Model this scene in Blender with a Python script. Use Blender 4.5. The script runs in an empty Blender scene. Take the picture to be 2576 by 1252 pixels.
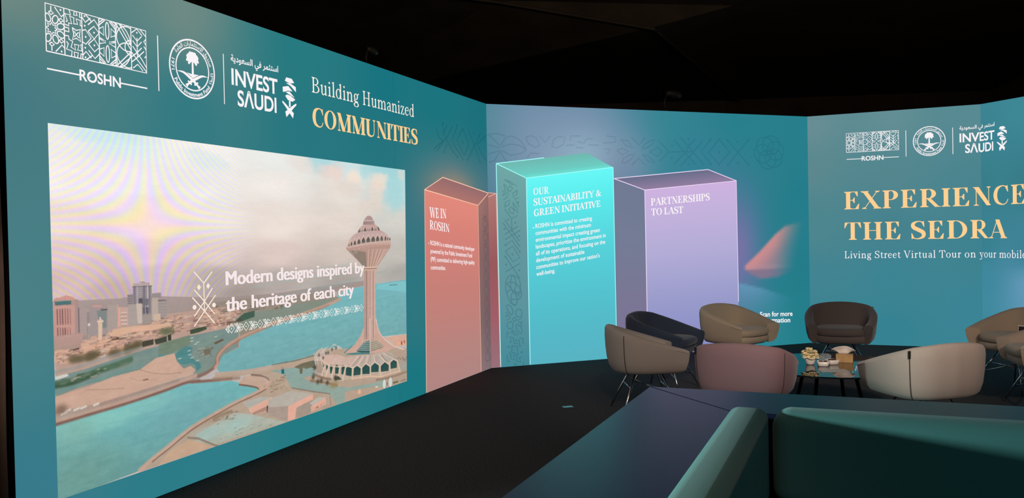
import bpy, bmesh, math, random
import numpy as np
from mathutils import Vector, Matrix

C = bpy.context.scene.collection
SC = bpy.context.scene
PI = math.pi
random.seed(7)
RNG = np.random.default_rng(11)

# ---------------------------------------------------------------- camera, world, lights, exposure
cam = bpy.data.cameras.new('camera')
cam.sensor_width = 36.0
cam.lens = 29.18
cam.clip_start = 0.05
cam.clip_end = 100
cam_o = bpy.data.objects.new('camera', cam)
C.objects.link(cam_o)
M3 = Matrix(((0.999806, 0.019699, 0.0), (-0.000317, 0.016096, -0.99987), (-0.019696, 0.999676, 0.016099)))
cam_o.matrix_world = Matrix.Translation((0, 0, 1.5023)) @ M3.to_4x4()
SC.camera = cam_o
SC.view_settings.view_transform = 'Standard'
SC.view_settings.look = 'None'
SC.view_settings.exposure = 0.0
SC.view_settings.gamma = 1.0
SC.view_settings.use_curve_mapping = False

world = bpy.data.worlds.new('hall_darkness')
SC.world = world
world.use_nodes = True
world.node_tree.nodes['Background'].inputs['Color'].default_value = (0.9, 0.8, 0.7, 1)
world.node_tree.nodes['Background'].inputs['Strength'].default_value = 0.002


def area_light(name, loc, target, size, watts, col, spread=180):
    l = bpy.data.lights.new(name, 'AREA')
    l.shape = 'DISK'
    l.size = size
    l.energy = watts
    l.color = col
    l.spread = math.radians(spread)
    o = bpy.data.objects.new(name, l)
    C.objects.link(o)
    o.location = loc
    o.rotation_euler = (Vector(target) - Vector(loc)).to_track_quat('-Z', 'Y').to_euler()
    return o


def spot_light(name, loc, target, cone, blend, soft, watts, col):
    l = bpy.data.lights.new(name, 'SPOT')
    l.spot_size = math.radians(cone)
    l.spot_blend = blend
    l.shadow_soft_size = soft
    l.energy = watts
    l.color = col
    o = bpy.data.objects.new(name, l)
    C.objects.link(o)
    o.location = loc
    o.rotation_euler = (Vector(target) - Vector(loc)).to_track_quat('-Z', 'Y').to_euler()
    return o


# unseen narrow warm spots high behind the visitor, one for each group of chairs
WARM = (1.0, 0.87, 0.78)
for _from, _to, _cone, _w in (((2.2, -1.6, 4.4), (2.90, 5.85, .60), 13, 520), ((1.2, -1.6, 4.4), (1.72, 6.05, .60), 13, 240), ((0.4, -1.6, 4.4), (1.25, 7.3, .50), 16, 600),
                              ((1.6, -1.6, 4.4), (2.80, 8.4, .50), 19, 1000), ((3.2, -1.6, 4.4), (4.55, 7.3, .50), 16, 900)):
    spot_light('chair_spot', _from, _to, _cone, 0.5, 0.25, _w, WARM)
# unseen low screen-coloured spot past the near end of the left wall, skimming the booth
spot_light('side_spot', (-3.3, 3.35, 1.22), (1.2, 3.0, 0.75), 70, 0.8, 0.12, 760, (0.64, 1.0, 0.98))
# added teal fill on the booth, standing in for assumed screens behind the visitor
spot_light('booth_fill', (2.4, -1.5, 2.3), (1.7, 3.0, 0.55), 46, 0.8, 0.8, 46, (0.42, 0.92, 1.0))
# dim unseen fills added to lift carpet, drape and tent roof out of black
spot_light('warm_fill', (-0.6, 0.6, 5.2), (-0.7, 3.1, 0.0), 46, 1.0, 0.3, 230, (1.0, 0.66, 0.50))
spot_light('warm_fill', (-1.0, 0.5, 3.0), (-2.75, 4.3, 0.9), 16, 0.9, 0.2, 200, (1.0, 0.76, 0.6))
spot_light('roof_fill', (1.5, 2.0, 3.6), (0.5, 9.0, 5.5), 150, 1.0, 0.5, 300, (1.0, 0.78, 0.60))


# ---------------------------------------------------------------- helpers


def lin(c):
    c = np.asarray(c, float) / 255.0
    return np.where(c <= 0.04045, c / 12.92, ((c + 0.055) / 1.055) ** 2.4)


def col4(c):
    l = lin(c)
    return (float(l[0]), float(l[1]), float(l[2]), 1.0)


def nodes_of(name):
    m = bpy.data.materials.new(name)
    m.use_nodes = True
    nt = m.node_tree
    nt.nodes.clear()
    out = nt.nodes.new('ShaderNodeOutputMaterial')
    return m, nt, out


def mat_screen(name, sample=True):
    """light given off by the LED pixels, each pixel its own colour"""
    m, nt, out = nodes_of(name)
    a = nt.nodes.new('ShaderNodeVertexColor')
    a.layer_name = 'pixel'
    e = nt.nodes.new('ShaderNodeEmission')
    nt.links.new(a.outputs['Color'], e.inputs['Color'])
    nt.links.new(e.outputs[0], out.inputs[0])
    if not sample:
        m.cycles.emission_sampling = 'NONE'
    return m


def mat_glow(name, c, k=1.0):
    m, nt, out = nodes_of(name)
    e = nt.nodes.new('ShaderNodeEmission')
    e.inputs['Color'].default_value = col4(c)
    e.inputs['Strength'].default_value = k
    nt.links.new(e.outputs[0], out.inputs[0])
    m.cycles.emission_sampling = 'NONE'
    return m


def mat_pbr(name, c, rough=0.6, metal=0.0, noise=0.0, nscale=40.0, bump=0.0, bscale=400.0, spec=0.5, trans=0.0, sheen=0.0, ior=1.45, c2=None):
    m, nt, out = nodes_of(name)
    b = nt.nodes.new('ShaderNodeBsdfPrincipled')
    b.inputs['Base Color'].default_value = col4(c)
    b.inputs['Roughness'].default_value = rough
    b.inputs['Metallic'].default_value = metal
    b.inputs['Specular IOR Level'].default_value = spec
    b.inputs['Transmission Weight'].default_value = trans
    b.inputs['Sheen Weight'].default_value = sheen
    b.inputs['IOR'].default_value = ior
    nt.links.new(b.outputs[0], out.inputs[0])
    if noise or bump:
        tc = nt.nodes.new('ShaderNodeTexCoord')
    if noise:
        n = nt.nodes.new('ShaderNodeTexNoise')
        n.inputs['Scale'].default_value = nscale
        n.inputs['Detail'].default_value = 4
        r = nt.nodes.new('ShaderNodeValToRGB')
        k = np.asarray(c, float)
        r.color_ramp.elements[0].color = col4(np.clip(k * (1 - noise), 0, 255))
        r.color_ramp.elements[1].color = col4(np.clip(k * (1 + noise), 0, 255) if c2 is None else c2)
        r.color_ramp.elements[0].position = 0.3
        r.color_ramp.elements[1].position = 0.7
        nt.links.new(tc.outputs['Object'], n.inputs['Vector'])
        nt.links.new(n.outputs['Fac'], r.inputs['Fac'])
        nt.links.new(r.outputs['Color'], b.inputs['Base Color'])
    if bump:
        n2 = nt.nodes.new('ShaderNodeTexNoise')
        n2.inputs['Scale'].default_value = bscale
        bp = nt.nodes.new('ShaderNodeBump')
        bp.inputs['Strength'].default_value = bump
        bp.inputs['Distance'].default_value = 0.004
        nt.links.new(tc.outputs['Object'], n2.inputs['Vector'])
        nt.links.new(n2.outputs['Fac'], bp.inputs['Height'])
        nt.links.new(bp.outputs[0], b.inputs['Normal'])
    return m


def link(name, me, mat=None, parent=None, smooth=False):
    o = bpy.data.objects.new(name, me)
    C.objects.link(o)
    if mat is not None and len(me.materials) == 0:
        me.materials.append(mat)
    if parent is not None:
        o.parent = parent
    if smooth:
        me.polygons.foreach_set('use_smooth', [True] * len(me.polygons))
    return o


def mesh_of(name, verts, faces):
    me = bpy.data.meshes.new(name)
    me.from_pydata([tuple(v) for v in verts], [], faces)
    me.update()
    return me


def bm_obj(name, bm, mat, parent=None, smooth=False):
    me = bpy.data.meshes.new(name)
    bmesh.ops.recalc_face_normals(bm, faces=bm.faces)
    bm.to_mesh(me)
    bm.free()
    return link(name, me, mat, parent, smooth)


def thing(name, label, cat, loc=(0, 0, 0), rz=0.0, group=None):
    o = bpy.data.objects.new(name, None)
    o.empty_display_size = 0.1
    C.objects.link(o)
    o.location = loc
    o.rotation_euler = (0, 0, rz)
    return tag(o, label, cat, group)


def tag(o, label, cat, group=None):
    o['label'] = label
    o['category'] = cat
    if group:
        o['group'] = group
    return o


def struct(o):
    o['kind'] = 'structure'
    return o


def box_bm(bm, lo, hi, bevel=0.0, seg=2):
    r = bmesh.ops.create_cube(bm, size=1.0)
    vs = r['verts']
    lo, hi = Vector(lo), Vector(hi)
    for v in vs:
        v.co = Vector(((v.co.x + .5) * (hi.x - lo.x) + lo.x, (v.co.y + .5) * (hi.y - lo.y) + lo.y, (v.co.z + .5) * (hi.z - lo.z) + lo.z))
    if bevel:
        es = {e for v in vs for e in v.link_edges}
        bmesh.ops.bevel(bm, geom=list(es), offset=bevel, segments=seg, affect='EDGES', profile=0.5)
    return bm


def tube_bm(bm, pts, rad, n=10):
    """round rod through the points"""
    pts = [Vector(p) for p in pts]
    rads = rad if isinstance(rad, (list, tuple)) else [rad] * len(pts)
    rings = []
    for i, p in enumerate(pts):
        t = (pts[min(i + 1, len(pts) - 1)] - pts[max(i - 1, 0)]).normalized()
        a = t.orthogonal().normalized() if i == 0 else (a - t * a.dot(t)).normalized()
        b = t.cross(a)
        rings.append([bm.verts.new(p + (a * math.cos(2 * PI * k / n) + b * math.sin(2 * PI * k / n)) * rads[i]) for k in range(n)])
    for i in range(len(pts) - 1):
        for k in range(n):
            bm.faces.new((rings[i][k], rings[i][(k + 1) % n], rings[i + 1][(k + 1) % n], rings[i + 1][k]))
    bm.faces.new(rings[0][::-1])
    bm.faces.new(rings[-1])
    return bm


# ---------------------------------------------------------------- flat lettering and line work (built from polygons)


def smooth_path(pts, n=6):
    """Catmull-Rom through the points; extra components (widths) ride along"""
    P = [np.array(p, float) for p in pts]
    P = [2 * P[0] - P[1]] + P + [2 * P[-1] - P[-2]]
    out = []
    for i in range(1, len(P) - 2):
        for k in range(n):
            t = k / n
            a, b, c, d = P[i - 1], P[i], P[i + 1], P[i + 2]
            out.append(.5 * ((2 * b) + (c - a) * t + (2 * a - 5 * b + 4 * c - d) * t * t + (3 * b - a - 3 * c + d) * t ** 3))
    out.append(P[-2])
    return out


def strip(pts, ws):
    """polygons of a flat ribbon along pts with full widths ws"""
    pts = [np.array(p[:2], float) for p in pts]
    L, Rr = [], []
    for i, p in enumerate(pts):
        if i == 0:
            t = pts[1] - pts[0]
        elif i == len(pts) - 1:
            t = pts[-1] - pts[-2]
        else:
            t1 = pts[i] - pts[i - 1]
            t2 = pts[i + 1] - pts[i]
            t = t1 / (np.linalg.norm(t1) + 1e-9) + t2 / (np.linalg.norm(t2) + 1e-9)
        t = t / (np.linalg.norm(t) + 1e-9)
        nrm = np.array([-t[1], t[0]])
        w = ws[i] / 2 if hasattr(ws, '__len__') else ws / 2
        L.append(p + nrm * w)
        Rr.append(p - nrm * w)
    return [[L[i], L[i + 1], Rr[i + 1], Rr[i]] for i in range(len(pts) - 1)]


def ell(cx, cy, rx, ry, a0=0, a1=360, n=28):
    return [(cx + rx * math.cos(math.radians(a0 + (a1 - a0) * i / n)), cy + ry * math.sin(math.radians(a0 + (a1 - a0) * i / n))) for i in range(n + 1)]


def ring(cx, cy, rx, ry, ix, iy, a0=0, a1=360, n=28):
    o, i_ = ell(cx, cy, rx, ry, a0, a1, n), ell(cx, cy, ix, iy, a0, a1, n)
    return [[o[k], o[k + 1], i_[k + 1], i_[k]] for k in range(n)]


def glyph(ch, W, t):
    """one letter of a high-contrast serif face: W thick stem, t hairline, cap height 1"""
    P = []
    xh = .66

    def poly(*p):
        P.append(list(p))

    def rect(x0, y0, x1, y1):
        P.append([(x0, y0), (x1, y0), (x1, y1), (x0, y1)])

    def foot(x, y, w, d, h=.09):
        h = w / 2 + h
        b = t + .05
        P.append([(x - h, y), (x + h, y), (x + h, y + d * t * .8), (x + w / 2, y + d * b), (x - w / 2, y + d * b), (x - h, y + d * t * .8)])

    def V(x, y0=0., y1=1., w=None, s='bt'):
        w = W if w is None else w
        rect(x - w / 2, y0, x + w / 2, y1)
        if 'b' in s:
            foot(x, y0, w, 1)
        if 't' in s:
            foot(x, y1, w, -1)
        if 'f' in s:
            P.append([(x - w / 2 - .1, y1 - .07), (x - w / 2, y1 - .12), (x + w / 2, y1 - .1), (x + w / 2, y1 + .015)])

    def Dg(x0, y0, x1, y1, w):
        P.append([(x0 - w / 2, y0), (x0 + w / 2, y0), (x1 + w / 2, y1), (x1 - w / 2, y1)])

    def S(*pts):
        q = smooth_path([(a, b, t + (W - t) * c) for a, b, c in pts], 7)
        P.extend(strip(q, [max(v[2], t * .7) for v in q]))

    def RG(cx, cy, rx, ry, a0=0, a1=360):
        P.extend(ring(cx, cy, rx, ry, max(rx - W, rx * .3), ry - t, a0, a1))

    def dot(x, y, r):
        P.append(ell(x, y, r, r, 0, 360, 12)[:-1])

    if ch == 'I':
        V(.22); adv = .44
    elif ch == 'E':
        V(.24); rect(.12, 1 - t, .70, 1); rect(.24, .49, .52, .49 + t); rect(.12, 0, .74, t)
        poly((.70, 1), (.56, 1 - t), (.67, .72), (.70, .72)); poly((.74, 0), (.77, .30), (.735, .30), (.58, t)); poly((.52, .66), (.555, .66), (.555, .35), (.52, .35), (.44, .5))
        adv = .84
    elif ch == 'L':
        V(.24); rect(.12, 0, .70, t); poly((.70, 0), (.73, .32), (.695, .32), (.54, t)); adv = .78
    elif ch == 'T':
        V(.42, s='b'); rect(.04, 1 - t, .80, 1); poly((.04, 1), (.01, .68), (.045, .68), (.18, 1 - t)); poly((.80, 1), (.83, .68), (.795, .68), (.66, 1 - t)); adv = .84
    elif ch == 'H':
        V(.24); V(.78); rect(.24, .5, .78, .5 + t); adv = 1.02
    elif ch == 'N':
        V(.2, 0, 1, t, 'b'); V(.84, 0, 1, t, 't'); Dg(.2, 1, .84, 0, W * 1.15); rect(.06, 1 - t, .26, 1); adv = 1.02
    elif ch == 'M':
        V(.2, 0, 1, t, 'b'); V(1.0, 0, 1, W); Dg(.2, 1, .58, 0, W * 1.1); Dg(.96, 1, .58, 0, t * 1.3); rect(.06, 1 - t, .26, 1); adv = 1.22
    elif ch == 'U':
        V(.24, .3, 1, W, 't'); V(.80, .3, 1, t * 1.2, 't'); S((.24, .32, 1), (.27, .12, .8), (.50, t * .4, .25), (.72, .1, .1), (.80, .32, .03)); adv = 1.0
    elif ch in 'CG':
        S((.80, .72, 0), (.70, .93, .1), (.50, .985, .12), (.25, .84, .75), (.05 + W / 2, .5, 1), (.25, .16, .75), (.52, .015, .15), (.72, .08, .05), (.82, .28, 0))
        poly((.80, 1), (.83, .66), (.80, .66), (.66, .95))
        adv = .9
        if ch == 'G':
            V(.77, .04, .44, W, 't'); adv = 1.0
    elif ch == 'O':
        RG(.5, .5, .46, .515); adv = 1.0
    elif ch == 'D':
        V(.24); rect(.12, 1 - t, .44, 1); rect(.12, 0, .44, t); RG(.42, .5, .52, .5, -90, 90); adv = 1.0
    elif ch in 'PR':
        V(.24); rect(.12, 1 - t, .46, 1); rect(.24, .46, .46, .46 + t); RG(.44, .73, .33, .27, -90, 90); adv = .82
        if ch == 'R':
            Dg(.44, .47, .82, 0, W); rect(.76, 0, .98, t); adv = .96
    elif ch == 'B':
        V(.24); rect(.12, 1 - t, .44, 1); rect(.24, .5, .46, .5 + t); rect(.12, 0, .44, t)
        RG(.42, .76, .30, .24, -90, 90); RG(.42, .265, .38, .265, -90, 90); adv = .86
    elif ch == 'S':
        S((.63, .74, 0), (.55, .94, .1), (.36, .985, .12), (.15, .86, .7), (.17, .66, 1), (.38, .52, 1.05), (.60, .36, 1), (.60, .13, .7), (.36, .015, .12), (.17, .07, .08), (.09, .29, 0))
        poly((.64, 1), (.66, .68), (.63, .68), (.52, .96)); poly((.07, 0), (.06, .33), (.09, .33), (.2, .05)); adv = .74
    elif ch == 'A':
        Dg(.1, 0, .44, 1, t * 1.2); Dg(.78, 0, .44, 1, W * 1.1); rect(.2, .3, .66, .3 + t); foot(.1, 0, t, 1, .1); foot(.78, 0, W, 1, .08); adv = .92
    elif ch == 'V':
        Dg(.14, 1, .48, 0, W * 1.1); Dg(.80, 1, .48, 0, t * 1.2); foot(.14, 1, W, -1); foot(.80, 1, t, -1); adv = .92
    elif ch == 'W':
        Dg(.14, 1, .42, 0, W * 1.05); Dg(.68, 1, .42, 0, t * 1.2); Dg(.66, 1, .96, 0, W * 1.05); Dg(1.24, 1, .96, 0, t * 1.2)
        foot(.14, 1, W, -1); foot(.66, 1, W, -1, .05); foot(1.24, 1, t, -1); adv = 1.36
    elif ch == 'X':
        Dg(.16, 1, .76, 0, W * 1.15); Dg(.14, 0, .76, 1, t * 1.2); foot(.16, 1, W, -1); foot(.76, 0, W, 1); foot(.14, 0, t, 1); foot(.76, 1, t, -1); adv = .92
    elif ch == 'Y':
        V(.46, 0, .46, W, 'b'); Dg(.14, 1, .46, .42, W * 1.05); Dg(.80, 1, .47, .42, t * 1.2); foot(.14, 1, W, -1); foot(.80, 1, t, -1); adv = .92
    elif ch == '&':
        RG(.36, .26, .32, .275); RG(.40, .77, .21, .235); Dg(.30, .66, .86, 0, W * 1.05); Dg(.58, .16, .84, .54, t * 1.4); rect(.72, .54, .98, .54 + t); rect(.78, 0, .98, t); adv = 1.04
    elif ch == 'i':
        V(.2, 0, xh, W, 'bf'); dot(.19, .9, W * .62); adv = .38
    elif ch == 'l':
        V(.2, 0, 1.03, W, 'bf'); adv = .38
    elif ch in 'nm':
        V(.2, 0, xh, W, 'bf')
        for k in range(1 if ch == 'n' else 2):
            x = .2 + .38 * k
            S((x + W * .4, .47, 0), (x + .2, .63, .3), (x + .34, .58, .8), (x + .38, .42, 1)); V(x + .38, 0, .44, W, 'b')
        adv = .76 if ch == 'n' else 1.14
    elif ch == 'u':
        V(.18, .16, xh, W, 'f'); V(.54, 0, xh, W, 'f'); S((.18, .2, 1), (.22, .06, .7), (.34, .02, .25), (.54, .17, 0)); poly((.54, 0), (.68, .03), (.68, .06), (.54, .06)); adv = .72
    elif ch == 'd':
        RG(.32, .325, .27, .345); V(.54, 0, 1.03, W, 'f'); poly((.54, 0), (.68, .03), (.68, .06), (.54, .06)); adv = .72
    elif ch == 'b':
        RG(.40, .325, .28, .345); V(.19, 0, 1.03, W, 'f'); adv = .72
    elif ch == 'g':
        RG(.30, .44, .22, .225); S((.48, .56, .1), (.56, .66, .3), (.62, .63, .4)); S((.16, .26, .3), (.12, .15, .5), (.3, .09, .9), (.5, .06, .8)); RG(.32, -.12, .28, .17); adv = .64
    elif ch == 'a':
        V(.46, .07, .46, W, ''); S((.12, .5, .6), (.26, .64, .1), (.42, .6, .7), (.46, .44, 1)); S((.46, .39, 0), (.24, .33, .2), (.13, .2, .9), (.2, .05, .5), (.32, .03, .15), (.46, .14, 0))
        poly((.4, .1), (.5, 0), (.6, .03), (.6, .06), (.52, .1)); adv = .62
    elif ch == 'e':
        S((.50, .37, .2), (.47, .57, .4), (.31, .645, .12), (.12, .5, .8), (.09, .33, 1), (.15, .12, .8), (.32, .015, .25), (.52, .15, 0)); rect(.12, .36, .52, .36 + t); adv = .60
    elif ch == 'o':
        RG(.33, .325, .29, .345); adv = .66
    elif ch == 'z':
        rect(.08, xh - t, .50, xh); rect(.06, 0, .52, t); Dg(.12, 0, .44, xh, W); poly((.08, xh), (.06, .46), (.09, .46), (.18, xh - t)); poly((.52, 0), (.54, .2), (.51, .2), (.4, t)); adv = .58
    elif ch == 'r':
        V(.2, 0, xh, W, 'bf'); S((.22, .45, 0), (.3, .6, .3), (.4, .64, .5)); dot(.43, .58, W * .55); adv = .50
    elif ch == 't':
        V(.2, .12, .8, W, ''); rect(.06, xh - t, .42, xh); S((.2, .16, 1), (.24, .04, .6), (.33, .03, .2), (.42, .12, 0)); adv = .44
    elif ch in 'vy':
        Dg(.13, xh, .33, 0, W); Dg(.54, xh, .33, 0, t * 1.2); foot(.13, xh, W, -1, .07); foot(.54, xh, t, -1, .08); adv = .64
        if ch == 'y':
            S((.34, .03, .1), (.24, -.22, .1), (.12, -.25, .5)); dot(.1, -.22, W * .5)
    else:
        adv = .32
    return P, adv


def serif_text(s, W=.2, t=.05, gap=.02):
    """polygons of a line of serif text with x from 0 to the returned width"""
    x, P = 0.0, []
    for ch in s:
        g, adv = glyph(ch, W, t)
        P += [[(a[0] + x, a[1]) for a in p] for p in g]
        x += adv + gap
    xs = [a[0] for p in P for a in p]
    x0, x1 = min(xs), max(xs)
    return [[(a[0] - x0, a[1]) for a in p] for p in P], x1 - x0


CAP = [None]


def sans_mesh(s, bold=0.0, res=3):
    cu = bpy.data.curves.new('letters', 'FONT')
    cu.body = s
    cu.size = 1.0
    cu.resolution_u = res
    cu.offset = bold
    o = bpy.data.objects.new('letters', cu)
    C.objects.link(o)
    bpy.context.view_layer.update()
    me = bpy.data.meshes.new_from_object(o.evaluated_get(bpy.context.evaluated_depsgraph_get()))
    bpy.data.objects.remove(o)
    bpy.data.curves.remove(cu)
    co = np.zeros(len(me.vertices) * 3, np.float32)
    me.vertices.foreach_get('co', co)
    fc = [tuple(p.vertices) for p in me.polygons]
    bpy.data.meshes.remove(me)
    return co.reshape(-1, 3)[:, :2].astype(float), fc


def sans_text(s, bold=0.0, res=3):
    """verts (x 0..1 across the line, y in cap heights), faces"""
    if CAP[0] is None:
        v, _ = sans_mesh('H')
        CAP[0] = float(v[:, 1].max())
    v, f = sans_mesh(s, bold, res)
    x0, x1 = v[:, 0].min(), v[:, 0].max()
    v = v.copy()
    v[:, 0] = (v[:, 0] - x0) / (x1 - x0)
    v[:, 1] /= CAP[0]
    return v, f


# ---------------------------------------------------------------- LED walls: a frame for each, local x along the wall, z up, -y towards the room
WH = 3.0
LED_L = (Vector((-2.4633, 4.062, 0)), math.radians(67.7027), 5.8038)
LED_B = (Vector((-0.2613, 9.4318, 0)), math.radians(20.6342), 4.4932)
LED_R = (Vector((3.9436, 11.0152, 0)), math.radians(-23.6382), 2.0072)
LED_E = (Vector((5.7823, 10.2104, 0)), math.radians(-69.6382), 4.0)

M_SCREEN = mat_screen('led_pixels')
M_PIX = mat_screen('led_picture_pixels', False)
M_WHITE = mat_glow('led_white', (250, 244, 246))
M_GOLD = mat_glow('led_gold', (255, 208, 146))
M_CREAM = mat_glow('led_cream', (252, 240, 228))
M_CAB = mat_pbr('led_cabinet_black', (20, 20, 22), 0.6)


def wall_pts(P2, off, fold=None):
    out = []
    for u, v in P2:
        if fold and u > fold[0]:
            a = -math.radians(46)
            d = u - fold[0]
            out.append((fold[0] + d * math.cos(a) + math.sin(a) * off, d * math.sin(a) - math.cos(a) * off, v))
        else:
            out.append((u, -off, v))
    return out


def flat_polys(name, polys, mat, parent, off=.003, fold=None, cols=None):
    """one flat mesh on a wall from a list of polygons; cols(u,v) gives screen colours"""
    V2, F = [], []
    for p in polys:
        i = len(V2)
        V2 += [(float(a[0]), float(a[1])) for a in p]
        F.append(tuple(range(i, i + len(p))))
    me = mesh_of(name, wall_pts(V2, off, fold), F)
    if cols is not None:
        paint(me, cols(np.array(V2)))
    return link(name, me, mat, parent)


def paint(me, c):
    at = me.color_attributes.new('pixel', 'FLOAT_COLOR', 'POINT')
    a = np.ones((len(me.vertices), 4), np.float32)
    a[:, :3] = lin(c)
    at.data.foreach_set('color', a.ravel())


def put_serif(name, s, BL, BR, h, mat, parent, W=.2, t=.05, gap=.02, off=.004, fold=None, hr=None):
    P, w = serif_text(s, W, t, gap)
    BL, BR = np.array(BL), np.array(BR)
    hr = h if hr is None else hr
    Q = [[tuple(BL + (BR - BL) * (a[0] / w) + np.array([0, (h + (hr - h) * a[0] / w) * a[1]])) for a in p] for p in P]
    return flat_polys(name, Q, mat, parent, off, fold)


def put_sans(name, s, BL, BR, h, mat, parent, bold=0.0, res=3, off=.004, bbox=False, fat=()):
    lines = s if isinstance(s, list) else [(s, BL, BR, h)]
    V2, F = [], []
    for (tx, bl, br, hh) in lines:
        v, f = sans_text(tx, bold, res)
        if bbox:
            v[:, 1] = (v[:, 1] - v[:, 1].min()) / (v[:, 1].max() - v[:, 1].min())
        i = len(V2)
        bl, br = np.array(bl), np.array(br)
        for dx in (fat or (0,)):
            i = len(V2)
            V2 += [tuple(bl + (br - bl) * a[0] + np.array([dx, hh * a[1]])) for a in v]
            F += [tuple(k + i for k in q) for q in f]
    return link(name, mesh_of(name, wall_pts(V2, off), F), mat, parent)


def lines(paths, w, dots=(), dr=None, close=False):
    """ribbons for a set of paths"""
    P = []
    for p in paths:
        P += strip(p, w)
        if len(p) > 2:
            for a in p[1:-1]:
                P.append(ell(a[0], a[1], w * .5, w * .5, 0, 360, 6)[:-1])
    for d in dots:
        r = dr or w
        P.append(ell(d[0], d[1], r, r, 0, 360, 10)[:-1])
    return P


def wall_grid(name, parent, L, fn, step=.03, mat=None):
    """the lit face of an LED wall, one colour per grid point"""
    nx, nz = int(L / step) + 1, int(WH / step) + 1
    us, vs = np.linspace(0, L, nx), np.linspace(0, WH, nz)
    U, Vv = np.meshgrid(us, vs)
    co = np.stack([U.ravel(), np.zeros(U.size), Vv.ravel()], 1)
    idx = np.arange(nx * nz).reshape(nz, nx)
    f = np.stack([idx[:-1, :-1], idx[:-1, 1:], idx[1:, 1:], idx[1:, :-1]], -1).reshape(-1, 4)
    me = bpy.data.meshes.new(name)
    me.vertices.add(len(co))
    me.vertices.foreach_set('co', co.ravel().astype(np.float32))
    me.loops.add(f.size)
    me.loops.foreach_set('vertex_index', f.ravel().astype(np.int32))
    me.polygons.add(len(f))
    me.polygons.foreach_set('loop_start', np.arange(0, f.size, 4, dtype=np.int32))
    me.polygons.foreach_set('loop_total', np.full(len(f), 4, np.int32))
    me.update(calc_edges=True)
    paint(me, fn(np.stack([U.ravel(), Vv.ravel()], 1)))
    return link(name, me, mat or M_SCREEN, parent)


def idw(pts, cols, q, p=2.6, sy=1.0):
    pts, cols = np.asarray(pts, float), np.asarray(cols, float)
    d = np.sqrt((q[:, None, 0] - pts[None, :, 0]) ** 2 + ((q[:, None, 1] - pts[None, :, 1]) * sy) ** 2) + .06
    w = d ** -p
    return (w @ cols) / w.sum(1, keepdims=True)


def gauss(q, cx, cy, sx, sy):
    return np.exp(-((q[:, 0] - cx) / sx) ** 2 - ((q[:, 1] - cy) / sy) ** 2)


def sstep(a, b, x):
    t = np.clip((x - a) / (b - a), 0, 1)
    return t * t * (3 - 2 * t)


def mixc(c, c2, a):
    a = np.clip(a, 0, 1)[:, None]
    return c * (1 - a) + np.asarray(c2, float) * a


def img_L(q):
    c = idw([(0, 2.9), (0, 2.2), (0, 1.2), (0, 0.2), (1.2, 2.95), (1.2, 2.3), (2.4, 2.9), (2.4, 2.3), (3.6, 2.9), (3.6, 2.3), (4.6, 2.85), (5.0, 2.3), (5.7, 2.7), (5.7, 2.2), (4.05, 1.6), (4.05, .8), (4.0, .1), (2.5, .08), (1.0, .08)],
            [(116, 138, 130), (70, 122, 130), (74, 128, 134), (56, 122, 138), (110, 138, 132), (52, 122, 130), (38, 122, 128), (40, 118, 128), (24, 116, 128), (36, 116, 126), (26, 116, 126), (32, 114, 124), (26, 112, 124), (32, 112, 124), (52, 116, 128), (46, 118, 128), (26, 118, 128), (34, 122, 130), (44, 124, 136)], q)
    g = gauss(q, 4.9, 2.0, .75, .38)
    c = mixc(c, (122, 128, 132), g * .85)
    c = mixc(c, (190, 140, 100), gauss(q, 4.95, 2.03, .5, .13) * .45)
    c = mixc(c, (92, 118, 134), gauss(q, 5.75, 1.9, .35, .45) * .5)
    return c


def img_B(q):
    x, y = q[:, 0], q[:, 1]
    c = idw([(0, 2.9), (0, 1.5), (2.4, 2.9), (3.4, 2.9), (4.4, 2.9), (4.4, 2.0), (4.4, 1.0), (4.4, .2), (3.9, 2.2), (3.9, .2), (2.8, 2.4)],
            [(72, 132, 146), (74, 122, 140), (52, 132, 146), (40, 128, 140), (40, 126, 140), (36, 124, 138), (36, 124, 138), (34, 126, 138), (44, 126, 140), (42, 130, 142), (54, 128, 148)], q, 2.2)
    c = mixc(c, (126, 146, 174), np.exp(-np.abs((x - .95) / .95) ** 3 - np.abs((y - 2.5) / .9) ** 3) * .95)
    c = mixc(c, (150, 182, 200), gauss(q, 1.3, 2.4, .62, .34) * .75)
    c = mixc(c, (116, 132, 160), gauss(q, 1.75, 2.1, .35, .6) * .7)
    c = mixc(c, (122, 114, 166), np.exp(-np.clip((x - 3.36) / .36, 0, 9) ** 2 - ((y - 1.25) / .75) ** 2) * .95 * (x > 3.0))
    # pale swoosh below the leaf
    ye = np.interp(x, [3.36, 3.75, 4.3], [.86, .77, .60])
    c = mixc(c, (98, 152, 184), sstep(0, .04, ye - y) * np.exp(-np.clip(ye - y, 0, 9) / .30) * (1 - sstep(3.45, 4.3, x)) * (x > 3.2))
    # the blurred coral leaf right of the lilac pillar
    top = np.interp(x, [3.44, 3.7, 3.95, 4.1, 4.38], [1.06, 1.26, 1.48, 1.58, 1.64])
    bot = np.interp(x, [3.44, 3.56, 3.7, 4.0, 4.4], [1.02, .92, .86, .87, 1.0])
    a = sstep(0, .06, top - y) * sstep(0, .05, y - bot) * sstep(3.42, 3.5, x) * (1 - sstep(3.92, 4.42, x + (1.5 - y) * .25))
    leaf = mixc(np.tile(np.array([(216, 142, 142)], float), (len(q), 1)), (150, 126, 144), sstep(.05, .38, (top - y)) * .75)
    leaf = mixc(leaf, (136, 114, 140), sstep(.0, .05, 1.03 - y) * .9)
    leaf = mixc(leaf, (196, 146, 156), np.exp(-((y - 1.035) / .02) ** 2) * .5)
    return c * (1 - a[:, None] * .9) + leaf * a[:, None] * .9


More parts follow.
